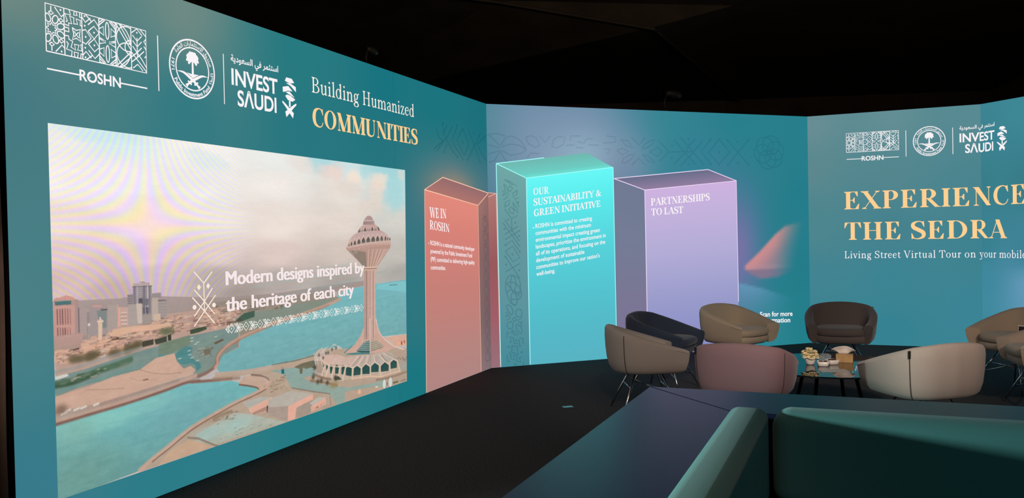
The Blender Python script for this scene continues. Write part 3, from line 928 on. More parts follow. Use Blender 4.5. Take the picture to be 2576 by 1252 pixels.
SP = [[(0.199,2.145),(0.264,2.126),(0.354,2.074),(0.283,2.093),(0.199,2.145)], [(0.193,2.093),(0.227,2.065),(0.251,1.970),(0.211,2.008),(0.193,2.093)], [(0.268,2.074),(0.303,2.046),(0.266,2.003),(0.242,2.032),(0.268,2.074)], [(0.358,2.022),(0.352,1.980),(0.306,1.942),(0.301,1.989),(0.358,2.022)], [(0.176,2.022),(0.235,1.942),(0.184,1.914)], [(0.371,1.937),(0.325,1.923),(0.374,1.833)],
      [(0.197,1.829),(0.208,1.885),(0.264,1.914),(0.248,1.857),(0.197,1.829)], [(0.299,1.885),(0.349,1.818),(0.358,1.761),(0.313,1.809),(0.299,1.885)], [(0.247,1.800),(0.273,1.833),(0.313,1.800),(0.302,1.752),(0.261,1.772),(0.247,1.800)], [(0.197,1.810),(0.280,1.696),(0.352,1.733)], [(0.280,1.696),(0.282,1.544)], [(0.173,1.650),(0.380,1.372)], [(0.194,1.687),(0.371,1.438)], [(0.191,1.518),(0.359,1.610)], [(0.194,1.456),(0.384,1.562)],
      [(0.198,1.395),(0.280,1.445),(0.374,1.315)], [(0.197,1.329),(0.289,1.379),(0.372,1.248),(0.285,1.203),(0.197,1.329)], [(0.195,1.263),(0.367,1.011)], [(0.192,1.088),(0.376,1.182)],
      [(0.191,0.946),(0.211,1.015),(0.272,1.048),(0.356,1.001),(0.372,0.895),(0.342,0.808)], [(0.191,0.946),(0.198,0.858),(0.247,0.734),(0.312,0.704)], [(0.251,0.944),(0.262,1.013),(0.286,1.047),(0.318,0.967),(0.307,0.898),(0.283,0.868),(0.255,0.909),(0.251,0.944)], [(0.191,0.946),(0.252,0.970),(0.326,0.941),(0.372,0.886)], [(0.205,0.954),(0.283,0.868),(0.381,0.833)], [(0.203,0.850),(0.241,0.879),(0.283,0.868),(0.361,0.799)],
      [(0.283,0.868),(0.253,0.795),(0.275,0.715),(0.312,0.704),(0.332,0.774),(0.283,0.868)], [(0.257,0.777),(0.313,0.766),(0.370,0.781),(0.385,0.833),(0.372,0.895)], [(0.200,0.710),(0.242,0.699),(0.269,0.654),(0.263,0.593),(0.222,0.630),(0.199,0.684),(0.200,0.710)], [(0.311,0.643),(0.358,0.654),(0.381,0.631),(0.375,0.569),(0.328,0.568),(0.310,0.599),(0.311,0.643)], [(0.267,0.549),(0.295,0.561),(0.313,0.533),(0.289,0.517),(0.267,0.549)],
      [(0.189,0.632),(0.243,0.559),(0.196,0.535)], [(0.384,0.551),(0.332,0.528),(0.387,0.454)], [(0.200,0.500),(0.252,0.519),(0.275,0.487),(0.264,0.435),(0.217,0.433),(0.199,0.465),(0.200,0.500)], [(0.312,0.485),(0.363,0.456),(0.381,0.411),(0.371,0.367),(0.324,0.405),(0.311,0.450),(0.312,0.485)], [(0.249,0.405),(0.278,0.412),(0.333,0.361),(0.295,0.359),(0.249,0.405)],
      [(0.230,0.384),(0.193,0.395),(0.197,0.334)], [(0.351,0.324),(0.389,0.313),(0.392,0.247)], [(0.223,0.280),(0.247,0.287),(0.234,0.340),(0.271,0.329),(0.284,0.263),(0.326,0.256),(0.304,0.305),(0.346,0.294),(0.349,0.236),(0.368,0.226)], [(0.251,0.239),(0.293,0.227),(0.330,0.229),(0.320,0.186),(0.328,0.132),(0.282,0.149),(0.249,0.164),(0.254,0.199),(0.251,0.239)],
      [(0.193,0.142),(0.196,0.067),(0.228,0.056)], [(0.216,0.166),(0.239,0.138),(0.234,0.095),(0.285,0.069),(0.272,0.127),(0.314,0.116),(0.308,0.055),(0.355,0.042),(0.342,0.096),(0.375,0.103)], [(0.270,0.022),(0.298,0.029),(0.302,0.007)], [(0.392,0.040),(0.387,0.009)]]
SD = [(0.185,1.970),(0.365,1.885),(0.237,1.687),(0.323,1.650),(0.192,1.579),(0.367,1.496),(0.282,1.287),(0.203,1.173),(0.362,1.101),(0.198,1.395),(0.374,1.315),(0.195,1.263)] + [(0.197,0.583),(0.378,0.503),(0.213,0.228),(0.371,0.156)]
_rc = [(0.283,0.868)][0]
SP = [[(q[0], q[1]) for q in smooth_path(p, 5)] if len(p) >= 4 and all(math.dist(q, _rc) < .40 for q in p) else p for p in SP]
on_band('carved_motif', wB, SP, SD, .013, img_side, (.84, .88, .89), .0032, .013)

# the same carving, squeezed, on the shaded side of the coral pillar
CP = []
for k in range(11):
    y = .14 + k * .15
    CP += [ell(5.70, y, .055, .045, 0, 360, 14), [(5.66, y + .06), (5.74, y + .09)], [(5.74, y + .055), (5.67, y + .095)]]
    CP += [[(5.775, y - .05), (5.79, y), (5.772, y + .05)]]
on_band('carved_motif', wL, CP, [(5.64, .2 + .15 * k) for k in range(11)], .010, lambda q: np.tile(np.array([(128., 102., 102.)]), (len(q), 1)), (.86, .88, .90), .0032, .009)

# teal gem at the lower edge of the far-right screen
flat_polys('gem_shape', [[(0.087,0.306),(0.276,0.429),(0.407,0.426),(0.669,0.429),(0.667,0.291)]], mat_glow('gem_glow', (110, 214, 222)), wE)
flat_polys('gem_edge', lines([[(0.087,0.306),(0.276,0.429),(0.407,0.426),(0.669,0.429)]], .012), mat_glow('gem_edge_glow', (130, 240, 244)), wE, .005)

# ---------------------------------------------------------------- the city film still on the left wall
NX, NY = 820, 520
QB = [(.230, .18), (3.869, .18), (3.919, 2.128), (.233, 2.128)]
SS, TT = np.meshgrid(np.linspace(0, 1000, NX), np.linspace(0, 1000, NY))
CAN = np.zeros((NY, NX, 3))


def vnoise(sx, sy, seed, oct_=3):
    """smooth value noise over the picture, roughly -1..1"""
    out = np.zeros((NY, NX))
    amp = 1.0
    r = np.random.default_rng(seed)
    for o in range(oct_):
        gx, gy = int(1000 / sx) + 3, int(1000 / sy) + 3
        g = r.uniform(-1, 1, (gy, gx))
        x, y = SS / sx, TT / sy
        i, j = x.astype(int), y.astype(int)
        fx, fy = x - i, y - j
        fx, fy = fx * fx * (3 - 2 * fx), fy * fy * (3 - 2 * fy)
        out += amp * ((g[j, i] * (1 - fx) + g[j, i + 1] * fx) * (1 - fy) + (g[j + 1, i] * (1 - fx) + g[j + 1, i + 1] * fx) * fy)
        amp *= .5
        sx, sy = max(sx / 2, 3), max(sy / 2, 3)
    return out / 1.6


def inside(pts, X, Y):
    m = np.zeros(X.shape, bool)
    n = len(pts)
    for i in range(n):
        (x0, y0), (x1, y1) = pts[i], pts[(i + 1) % n]
        if y0 == y1:
            continue
        c = ((y0 > Y) != (y1 > Y)) & (X < (x1 - x0) * (Y - y0) / (y1 - y0) + x0)
        m ^= c
    return m


def fill(pts, c, a=1.0, c2=None, vert=True):
    """antialiased polygon, plain or running from c (top/left) to c2 (bottom/right)"""
    xs, ys = [p[0] for p in pts], [p[1] for p in pts]
    i0, i1 = max(0, int(min(xs) / 1000 * (NX - 1)) - 1), min(NX, int(max(xs) / 1000 * (NX - 1)) + 3)
    j0, j1 = max(0, int(min(ys) / 1000 * (NY - 1)) - 1), min(NY, int(max(ys) / 1000 * (NY - 1)) + 3)
    if i1 <= i0 or j1 <= j0:
        return
    X, Y = SS[j0:j1, i0:i1], TT[j0:j1, i0:i1]
    dx, dy = 1000 / (NX - 1), 1000 / (NY - 1)
    m = np.zeros(X.shape)
    for ox in (-.33, 0, .33):
        for oy in (-.33, 0, .33):
            m += inside(pts, X + ox * dx, Y + oy * dy)
    m = (m / 9 * a)[..., None]
    c = np.asarray(c, float)
    if c2 is not None:
        k = ((Y - min(ys)) / (max(ys) - min(ys) + 1e-6) if vert else (X - min(xs)) / (max(xs) - min(xs) + 1e-6))
        c = c + (np.asarray(c2, float) - c) * np.clip(k, 0, 1)[..., None]
    CAN[j0:j1, i0:i1] = CAN[j0:j1, i0:i1] * (1 - m) + c * m


AX, AY = 3.66, 1.948


def draw(pts, w, c, a=1.0, soft=.6):
    """soft line, w in millimetres on the wall"""
    xs, ys = [p[0] for p in pts], [p[1] for p in pts]
    r = w * 1.5 + 8
    i0, i1 = max(0, int((min(xs) - r / AX) / 1000 * (NX - 1))), min(NX, int((max(xs) + r / AX) / 1000 * (NX - 1)) + 2)
    j0, j1 = max(0, int((min(ys) - r / AY) / 1000 * (NY - 1))), min(NY, int((max(ys) + r / AY) / 1000 * (NY - 1)) + 2)
    if i1 <= i0 or j1 <= j0:
        return
    X, Y = SS[j0:j1, i0:i1] * AX, TT[j0:j1, i0:i1] * AY
    d = np.full(X.shape, 1e9)
    for (x0, y0), (x1, y1) in zip(pts[:-1], pts[1:]):
        x0, x1, y0, y1 = x0 * AX, x1 * AX, y0 * AY, y1 * AY
        L2 = (x1 - x0) ** 2 + (y1 - y0) ** 2 + 1e-9
        t = np.clip(((X - x0) * (x1 - x0) + (Y - y0) * (y1 - y0)) / L2, 0, 1)
        d = np.minimum(d, np.hypot(X - x0 - t * (x1 - x0), Y - y0 - t * (y1 - y0)))
    s = 4 * soft
    m = (np.clip((w / 2 + s / 2 - d) / s, 0, 1) * a)[..., None]
    CAN[j0:j1, i0:i1] = CAN[j0:j1, i0:i1] * (1 - m) + np.asarray(c, float) * m


WX, WY = vnoise(45, 70, 21, 4), vnoise(40, 60, 22, 4)


def blob(p, rx, ry, c, a=1.0, wob=0.0):
    """soft patch, radii in millimetres"""
    global CAN
    m = np.exp(-(((SS - p[0]) * AX / rx + wob * WX) ** 2 + ((TT - p[1]) * AY / ry + wob * WY) ** 2) ** (1.5 + 2.5 * wob))[..., None] * a
    CAN = CAN * (1 - m) + np.asarray(c, float) * m


def sp(pts, n=5):
    return [tuple(p) for p in smooth_path(pts, n)]


# sky
SKP = [(6,12),(122,14),(290,7),(503,14),(707,11),(987,16),(4,147),(121,135),(288,117),(502,110),(706,106),(986,100),(5,263),(173,263),(334,265),(500,264),(704,262),(985,250),(4,347),(171,356),(333,365),(499,374),(702,385),(989,382),(3,416),(170,428),(332,445),(497,469),(701,483),(988,494),(115,468),(383,519)]
SKC = [(246, 242, 236), (222, 238, 240), (244, 240, 236), (234, 236, 232), (206, 228, 230), (172, 216, 220), (244, 236, 232), (246, 238, 242), (242, 238, 236), (238, 232, 226), (232, 223, 214), (182, 216, 218), (240, 222, 214), (246, 226, 214), (240, 230, 224), (236, 224, 215), (226, 214, 205), (212, 209, 201),
       (226, 202, 202), (232, 206, 214), (226, 207, 203), (222, 202, 194), (212, 197, 188), (200, 194, 186), (216, 190, 186), (206, 186, 196), (188, 174, 170), (182, 170, 165), (178, 167, 160), (178, 174, 167), (196, 172, 172), (170, 156, 150)]
for j in range(0, NY, 40):
    sl = slice(j, min(NY, j + 40))
    q = np.stack([SS[sl].ravel() * AX / 1000, TT[sl].ravel() * AY / 1000], 1)
    CAN[sl] = idw([(a * AX / 1000, b * AY / 1000) for a, b in SKP], SKC, q, 4.5, 1.8).reshape(CAN[sl].shape)
n1 = vnoise(160, 60, 3, 4)[..., None]
CAN += n1 * np.array([7, 6, 5])
for p, rx, ry, c, a in (([(645,16)][0], 220, 90, (164, 216, 222), .9), ([(889,9)][0], 330, 120, (160, 214, 220), .85), ([(943,104)][0], 160, 200, (166, 214, 218), .8), ([(86,4)][0], 260, 60, (200, 232, 238), .7), ([(308,50)][0], 200, 70, (206, 228, 230), .5),
                       ([(670,56)][0], 150, 75, (238, 214, 206), .95), ([(699,42)][0], 100, 80, (240, 216, 206), .8), ([(769,64)][0], 120, 60, (248, 226, 208), .95), ([(876,65)][0], 150, 85, (246, 224, 208), .95), ([(861,128)][0], 110, 120, (236, 216, 202), .85), ([(752,111)][0], 260, 60, (228, 214, 204), .7), ([(834,191)][0], 240, 70, (228, 210, 198), .7),
                       ([(579,33)][0], 180, 80, (232, 220, 212), .7), ([(453,200)][0], 260, 40, (236, 220, 212), .4), ([(979,26)][0], 60, 60, (232, 218, 208), .7), ([(346,185)][0], 200, 60, (228, 230, 228), .5), ([(120,164)][0], 520, 30, (244, 240, 240), .35)):
    blob(p, rx, ry, c, a * .8, .5)
# colour fringes of the pixel grid in the bright sky
cx, cy = [(174,275)][0]
X, Y = (SS - cx) * AX / 1000, (TT - cy) * AY / 1000
ph = X * Y / .0225 + X * .4
amp = np.exp(-((X - .0) / .80) ** 4)
CAN += (np.sin(2 * PI * ph) * amp)[..., None] * np.array([4, 8, -27]) + (amp * np.cos(2 * PI * ph))[..., None] * np.array([6, -2, 2])

# far shore, sea, city ground
fill([(-7,472),(194,485),(341,510),(497,516),(716,505),(822,504),(822,523),(716,534),(496,557),(340,573),(193,552),(-10,619)], (164, 148, 144), .85, (150, 134, 126))
fill([(1010,519),(863,524),(798,528),(733,535),(710,546),(667,583),(605,599),(525,616),(439,638),(394,651),(357,670),(336,691),(325,708),(331,724),(321,739),(329,758),(414,772),(467,774),(523,778),(611,775),(623,760),(703,762),(730,792),(771,769),(886,763),(1008,777)], (122, 184, 190), 1, (116, 168, 170))
fill([(1010,526),(862,528),(858,546),(1010,581)], (132, 200, 206), .7)
for k in range(26):
    s = [(409,674),(956,802)]
    yy = s[0][1] - 260 + 16 * k
    draw([(s[0][0] + random.uniform(0, 250), yy + 40), (s[0][0] + random.uniform(300, 640), yy + random.uniform(-10, 20))], 9, random.choice([(130, 196, 194), (108, 166, 168)]), .22, 3)
fill([(315,523),(395,522),(548,533),(667,533),(708,569),(667,583),(605,599),(525,616),(439,638),(394,651),(357,670),(336,691),(324,709),(312,727)], (150, 138, 126), 1, (146, 140, 124))
fill([(1,602),(46,593),(101,559),(210,542),(385,542),(383,686),(335,705),(317,742),(277,760),(243,767),(1,800)], (186, 156, 142), 1)
fill([(349,582),(483,570),(626,562),(701,566),(658,582),(525,616),(439,632),(354,615)], (128, 142, 130), .8)
R = random.Random(4)


def clutter(quad, n, cols, s0, s1, a=.85):
    for _ in range(n):
        u, v = R.random(), R.random()
        p = [(quad[0][i] * (1 - u) + quad[1][i] * u) * (1 - v) + (quad[3][i] * (1 - u) + quad[2][i] * u) * v for i in (0, 1)]
        w, h = R.uniform(s0, s1), R.uniform(s0, s1) * .42
        sk = R.uniform(-.05, .5) * h
        fill([(p[0], p[1]), (p[0] + w, p[1] - sk), (p[0] + w, p[1] - sk + h), (p[0], p[1] + h)], R.choice(cols), a)


CC = [(214, 170, 146), (196, 156, 140), (168, 138, 126), (150, 118, 104), (206, 184, 168), (124, 100, 88), (188, 150, 140), (220, 180, 150)]
clutter([(157,549),(382,548),(381,611),(157,598)], 420, CC, 3, 15)
clutter([(1,597),(108,561),(107,623),(2,640)], 260, CC, 4, 17)
clutter([(321,532),(541,545),(511,575),(320,562)], 110, [(150, 128, 114), (134, 116, 104), (172, 142, 124), (112, 104, 92), (96, 104, 90)], 4, 13)
# skyline
T = lambda pts, c, a=1.0, c2=None, v=True: fill(pts, c, a, c2, v)
T([(42,498),(59,498),(57,572),(41,572)], (170, 152, 148)); T([(56,510),(61,509),(60,572),(55,571)], (150, 138, 138)); T([(61,497),(93,502),(92,579),(60,576)], (162, 148, 146))
T([(73,509),(91,509),(90,559),(78,559)], (128, 136, 134)); T([(66,492),(82,494),(82,500),(66,498)], (200, 152, 146)); T([(79,505),(93,506),(92,510),(81,509)], (96, 88, 88))
T([(93,494),(112,497),(111,564),(92,570)], (172, 156, 150)); T([(121,478),(132,480),(132,511),(120,509)], (166, 150, 148)); T([(178,482),(192,484),(191,557),(177,556)], (184, 168, 158))
T([(179,474),(198,474),(198,489),(179,487)], (152, 142, 142)); T([(192,497),(209,499),(209,551),(192,550)], (158, 146, 142)); draw([(192,498),(209,499)], 5, (96, 90, 92)); T([(182,538),(196,538),(196,558),(182,557)], (206, 180, 158))
for y in range(400, 600, 28):
    draw([(a, b + (y - 400) * .32) for a, b in [(194,504),(208,505)]], 4, (182, 168, 164), .6)
T([(130,471),(145,472),(144,506),(130,504)], (150, 138, 140))
for k in range(6):
    draw([(a, b + k * 7) for a, b in [(132,476),(144,477)]], 4, (110, 102, 104), .7)
T([(141,448),(179,452),(177,566),(140,562)], (152, 142, 147), 1, (146, 134, 132)); T([(142,440),(175,440),(175,452),(142,449)], (182, 164, 162)); draw([(155,437),(165,439)], 5, (150, 132, 130)); draw([(141,450),(179,452)], 5, (104, 98, 104))
for x, w, c in ((1185, 14, (126, 118, 126)), (1320, 16, (118, 112, 122)), (1400, 12, (124, 118, 126)), (1222, 8, (186, 176, 180)), (1372, 9, (196, 188, 190))):
    p = [(141,452),(178,457),(140,528),(177,535)]
    f = (x - 1160) / 265
    draw([(p[0][0] + (p[1][0] - p[0][0]) * f, p[0][1]), (p[2][0] + (p[3][0] - p[2][0]) * f, p[2][1])], w, c, .8)
for k in range(9):
    draw([(a, b + k * 6.5) for a, b in [(151,455),(159,455)]], 3.5, (190, 182, 184), .6)
T([(152,486),(160,486),(160,503),(152,502)], (92, 88, 98)); T([(161,488),(172,489),(171,509),(160,508)], (118, 114, 122)); T([(160,513),(171,514),(171,534),(160,533)], (100, 96, 106)); draw([(165,514),(165,533)], 6, (168, 160, 164))
T([(131,501),(148,501),(149,563),(130,564)], (172, 158, 152)); T([(147,500),(158,501),(158,561),(149,561)], (200, 182, 170)); T([(158,535),(177,536),(177,564),(158,563)], (160, 148, 142))
T([(113,505),(131,508),(131,563),(112,562)], (196, 164, 152))
for k in range(7):
    draw([(a, b + k * 11) for a, b in [(117,522),(128,523)]], 5, (224, 200, 190), .8); draw([(a, b + k * 11 + 5) for a, b in [(117,522),(128,523)]], 4, (168, 138, 130), .8)
draw([(112,499),(111,562)], 9, (206, 158, 144)); draw([(114,508),(113,558)], 7, (228, 172, 148))
T([(1,468),(6,462),(36,469),(42,474),(42,564),(1,563)], (198, 152, 142)); T([(36,470),(43,474),(42,565),(35,567)], (170, 144, 140)); T([(10,463),(22,458),(36,466),(33,469)], (208, 150, 142)); T([(3,472),(30,473),(30,484),(4,483)], (74, 124, 124), 1, (88, 110, 112)); T([(30,473),(36,473),(36,487),(30,486)], (180, 146, 138))
g = [(7,497),(28,499),(28,533),(7,531)]
for k in range(6):
    for r in range(6):
        u, v = k / 5, r / 5
        p = [(g[0][i] * (1 - u) + g[1][i] * u) * (1 - v) + (g[3][i] * (1 - u) + g[2][i] * u) * v for i in (0, 1)]
        draw([(p[0], p[1] - 3), (p[0], p[1] + 3)], 7, (118, 84, 84), .8 if k < 4 else .45)
g = [(7,548),(27,551),(27,565),(7,565)]
for k in range(6):
    for r in range(3):
        u, v = k / 5, r / 2
        p = [(g[0][i] * (1 - u) + g[1][i] * u) * (1 - v) + (g[3][i] * (1 - u) + g[2][i] * u) * v for i in (0, 1)]
        draw([(p[0], p[1] - 4), (p[0], p[1] + 4)], 7, (120, 86, 84), .8 if k < 4 else .4)
T([(1,564),(48,565),(47,608),(1,601)], (188, 150, 142), 1, (172, 146, 134)); draw([(42,496),(42,563)], 6, (120, 104, 104))
# low town
T([(44,593),(72,584),(92,585),(95,608),(122,601),(123,637),(79,634),(45,611)], (214, 168, 144)); T([(95,584),(102,567),(138,565),(218,571),(218,592),(173,597),(131,595),(96,589)], (214, 174, 148)); T([(96,586),(118,590),(120,599),(96,599)], (106, 76, 62))
T([(123,605),(158,603),(218,594),(218,629),(158,632),(122,639)], (176, 152, 136)); T([(1,604),(54,610),(81,628),(77,639),(1,632)], (214, 168, 144)); T([(23,608),(41,604),(42,610),(24,611)], (92, 70, 62))
T([(139,571),(170,572),(169,590),(139,587)], (222, 176, 152)); T([(79,612),(95,612),(96,630),(79,628)], (226, 184, 160))
clutter([(45,586),(217,581),(215,607),(46,627)], 300, CC, 3, 14, .7)
clutter([(1,604),(79,616),(78,639),(1,631)], 110, CC, 4, 14, .7)
draw([(78,586),(79,539)], 26, (216, 188, 164)); draw([(75,539),(83,540)], 12, (226, 196, 172)); draw([(79,539),(79,530)], 12, (212, 186, 168)); T([(57,541),(61,541),(61,549),(57,549)], (226, 212, 200)); draw([(59,549),(58,582)], 7, (176, 156, 148))
for p in [(31,633),(42,634),(56,634),(69,629),(61,633),(99,635),(109,634),(126,632),(133,628),(143,624),(150,621)]:
    blob(p, 34, 24, (98, 88, 66), .85)
T([(157,615),(180,613),(180,629),(157,632)], (74, 72, 60)); T([(182,615),(208,609),(208,627),(185,631)], (68, 72, 60)); T([(210,607),(218,605),(218,625),(211,625)], (60, 66, 56)); blob([(209,595)][0], 60, 24, (104, 110, 82), .75)
T([(260,602),(280,598),(299,598),(300,608),(280,614),(261,616)], (70, 84, 66)); blob([(206,594)][0], 46, 18, (98, 106, 80), .7)
T([(373,593),(395,573),(426,568),(425,590),(391,599)], (70, 96, 82)); T([(349,595),(369,597),(388,587),(390,598),(363,600),(349,599)], (84, 78, 70))
clutter([(293,590),(356,592),(356,603),(292,600)], 20, [(196, 150, 134), (150, 120, 106), (112, 92, 84)], 6, 16)
# promenade road, lawns, inlet
T([(0,671),(48,666),(100,653),(156,641),(217,631),(262,620),(292,619),(381,614),(380,685),(340,703),(317,745),(277,763),(207,775),(99,710),(50,707),(0,727)], (120, 142, 138), 1, (132, 146, 136))
T([(191,631),(219,625),(259,618),(263,643),(250,652),(233,660),(209,666),(190,662)], (118, 134, 116)); T([(262,631),(323,624),(341,627),(320,652),(292,662),(270,665),(262,651)], (124, 146, 138))
T([(226,672),(233,662),(250,651),(265,658),(261,687),(270,702),(283,714),(284,729),(274,739),(270,716),(261,709),(246,709),(236,703),(228,685)], (84, 136, 136)); T([(190,663),(206,665),(197,676),(190,680)], (90, 140, 140))
clutter([(265,660),(310,663),(303,699),(279,700)], 40, [(146, 150, 138), (120, 126, 116), (164, 160, 146), (98, 100, 94)], 4, 14, .7)
T([(316,656),(339,648),(342,653),(321,663)], (104, 88, 70)); T([(290,674),(307,672),(305,689),(294,694)], (118, 110, 92))
for p in [(264,629),(263,639),(277,646),(272,651),(258,681),(263,692),(276,705),(235,687),(321,638),(257,668)]:
    fill([(p[0] - 4, p[1] - 1), (p[0] + 4, p[1] - 3), (p[0] + 4, p[1] + 1), (p[0] - 3, p[1] + 2)], (190, 200, 194), .8)
    draw([(p[0] - 4, p[1] + 4), (p[0] + 4, p[1] + 2)], 3, (88, 96, 94), .5)
draw(sp([(1,692),(26,693),(67,679),(113,668),(134,662)]), 34, (82, 110, 88), .95, 4); draw(sp([(2,699),(29,698),(70,685)]), 20, (60, 84, 64), .8, 4); T([(0,671),(20,669),(23,676),(1,681)], (206, 204, 196))
clutter([(6,680),(120,664),(123,675),(5,700)], 40, [(66, 92, 70), (120, 130, 110), (90, 110, 90), (180, 166, 150)], 4, 14, .6)
draw(sp([(1,660),(48,654),(100,642),(156,633)]), 14, (146, 152, 150), .7, 4); draw(sp([(0,711),(50,707),(106,694),(155,684)]), 18, (112, 146, 140), .9, 4)
# sand
T([(0,724),(50,717),(99,702),(151,697),(185,671),(224,667),(229,694),(244,721),(260,717),(271,732),(264,747),(239,749),(176,756),(125,766),(65,773),(13,778),(0,792)], (206, 170, 150), 1, (200, 164, 146))
draw([(151,697),(177,715),(207,727),(239,732)], 5, (160, 130, 116), .7); draw([(50,722),(85,734),(119,741)], 5, (168, 136, 122), .6); draw([(158,730),(167,730)], 8, (110, 84, 76), .8); draw([(130,714),(147,728),(184,737)], 4, (170, 140, 126), .5)
T([(0,763),(19,765),(65,768),(126,762),(184,755),(239,751),(273,744),(281,761),(247,767),(154,784),(65,791),(0,799)], (178, 150, 138))
for k in range(40):
    f = k / 39
    p = [a + (b - a) * f for a, b in zip([(75,769)][0], [(231,751)][0])]
    draw([(p[0], p[1]), (p[0] + 2, p[1] + 7)], 5, (128, 110, 102), .6)
for p in [(19,770),(34,772),(46,771),(68,771),(13,775)]:
    fill([(p[0] - 5, p[1] - 3), (p[0] + 6, p[1] - 6), (p[0] + 6, p[1] - 1), (p[0] - 5, p[1] + 3)], (222, 212, 200), .9)
blob([(9,761)][0], 40, 26, (122, 98, 84), .8)
# near lagoon and its shores
T([(0,798),(33,796),(65,793),(104,790),(154,785),(207,777),(247,769),(281,774)] + [(261,772),(357,795),(382,810),(381,821),(401,826),(426,841),(434,854),(416,866),(364,878),(312,896),(264,915),(233,934),(203,955),(172,978),(148,995),(131,996)] + [(0,1004),(-2,937)], (120, 190, 192), 1, (104, 154, 152))
blob([(74,819)][0], 260, 60, (146, 204, 190), .6); blob([(183,803)][0], 200, 60, (146, 202, 190), .5); blob([(27,835)][0], 150, 90, (132, 178, 166), .6); blob([(37,947)][0], 300, 160, (112, 156, 146), .7); blob([(259,852)][0], 400, 160, (116, 164, 170), .5)
draw(sp([(0,798),(33,795),(65,792),(104,789),(154,783),(207,775),(247,767),(281,771)] + [(261,769),(314,780),(360,788)]), 17, (128, 92, 80), .95, 3)
draw(sp([(0,790),(34,787),(65,784),(105,781),(154,776),(207,766),(247,758),(273,750)]), 12, (196, 158, 142), .9, 3)
draw(sp([(277,755),(299,749),(319,731),(324,702),(340,682),(364,669),(381,661)]), 20, (140, 104, 90), .9, 3)
draw(sp([(708,569),(667,583),(605,600),(525,616),(476,624),(439,639),(394,652),(357,671),(334,692),(325,709),(325,727),(319,738)]), 24, (196, 156, 136), .95, 4); draw(sp([(667,587),(605,603),(525,620),(439,642),(393,657),(357,676),(336,696),(328,712),(328,727)]), 8, (150, 112, 98), .7, 3)
# foreground shore
T([(147,995),(203,956),(233,934),(264,916),(312,897),(364,879),(416,866),(436,855),(465,840),(462,819),(449,803),(414,790),(383,787),(314,776),(320,763),(402,784),(459,786),(486,778),(610,773),(626,755),(1007,845),(1006,1006),(515,1000),(151,999)], (184, 162, 142), 1, (178, 158, 140))
T([(380,809),(391,793),(414,792),(443,807),(459,826),(455,841),(436,852),(426,840),(401,825),(382,821)], (194, 164, 146)); draw(sp([(414,792),(443,805),(462,823),(462,839),(449,848)]), 14, (128, 104, 90), .8)
draw(sp([(380,816),(401,826),(428,842),(435,854)]), 12, (110, 86, 76), .8); draw([(314,776),(360,788),(380,793)], 20, (150, 124, 108), .8, 4)
T([(463,791),(507,797),(542,804),(564,816),(614,796),(619,854),(571,851),(594,874),(649,904),(733,942),(851,960),(884,955),(883,991),(738,956),(717,1000),(689,1001),(669,951),(609,918),(534,881),(524,855),(510,821)], (138, 164, 158), 1, (150, 166, 154))
T([(269,942),(340,913),(370,908),(415,933),(513,998),(369,993),(308,994),(274,962)], (176, 182, 172), 1, (172, 176, 160)); blob([(369,951)][0], 170, 50, (160, 196, 190), .6); blob([(295,950)][0], 140, 50, (160, 192, 188), .6)
T([(183,999),(205,968),(250,950),(274,964),(308,996),(195,998)], (196, 164, 138)); draw([(250,942),(274,955),(311,992),(322,1002)], 14, (140, 120, 106), .8)
draw(sp([(312,907),(335,901),(358,900)]), 18, (132, 116, 92), .8, 5); clutter([(296,906),(370,901),(376,923),(312,927)], 30, [(140, 124, 100), (168, 152, 130), (118, 104, 84)], 4, 10, .6)
clutter([(312,946),(480,980),(480,992),(328,986)], 25, [(150, 160, 150), (190, 190, 178), (140, 130, 112)], 4, 12, .6)
cs = [(147,993),(172,973),(203,953),(233,931),(264,912),(312,893),(364,875),(419,862),(453,850),(465,834)]
draw(sp(cs), 26, (200, 164, 144), .95, 4); draw([(a + 6, b + 4) for a, b in sp(cs)][4:40], 7, (112, 80, 70), .85, 2)
clutter([(462,827),(510,821),(527,873),(465,880)], 40, [(150, 130, 106), (128, 110, 88), (190, 164, 142)], 4, 12, .6)
# low pavilions
T([(388,881),(442,880),(473,891),(403,907)], (176, 174, 164)); T([(404,907),(472,890),(472,911),(457,917),(460,939),(412,931)], (222, 172, 152)); T([(412,927),(456,918),(457,934),(419,934)], (150, 122, 108), .7); draw([(458,919),(457,938)], 12, (66, 66, 66))
T([(461,896),(534,888),(604,924),(522,943),(461,924)], (182, 174, 162)); T([(461,924),(522,942),(520,997),(460,953)], (170, 152, 140)); T([(522,943),(604,924),(604,947),(552,957),(582,1000),(519,996)], (226, 172, 152)); T([(548,958),(603,947),(597,987),(582,1000),(543,997)], (160, 146, 134), .9)
T([(593,956),(624,944),(650,955),(604,973)], (186, 180, 168)); T([(596,972),(649,955),(650,981),(598,993)], (222, 170, 150)); clutter([(608,978),(644,969),(644,978),(608,987)], 12, [(120, 92, 82), (170, 128, 112)], 3, 6, .7)
draw([(534,878),(609,918),(665,945),(668,992)], 8, (130, 110, 96), .8); T([(720,959),(851,974),(881,990),(881,1004),(724,998)], (186, 160, 140), .8)
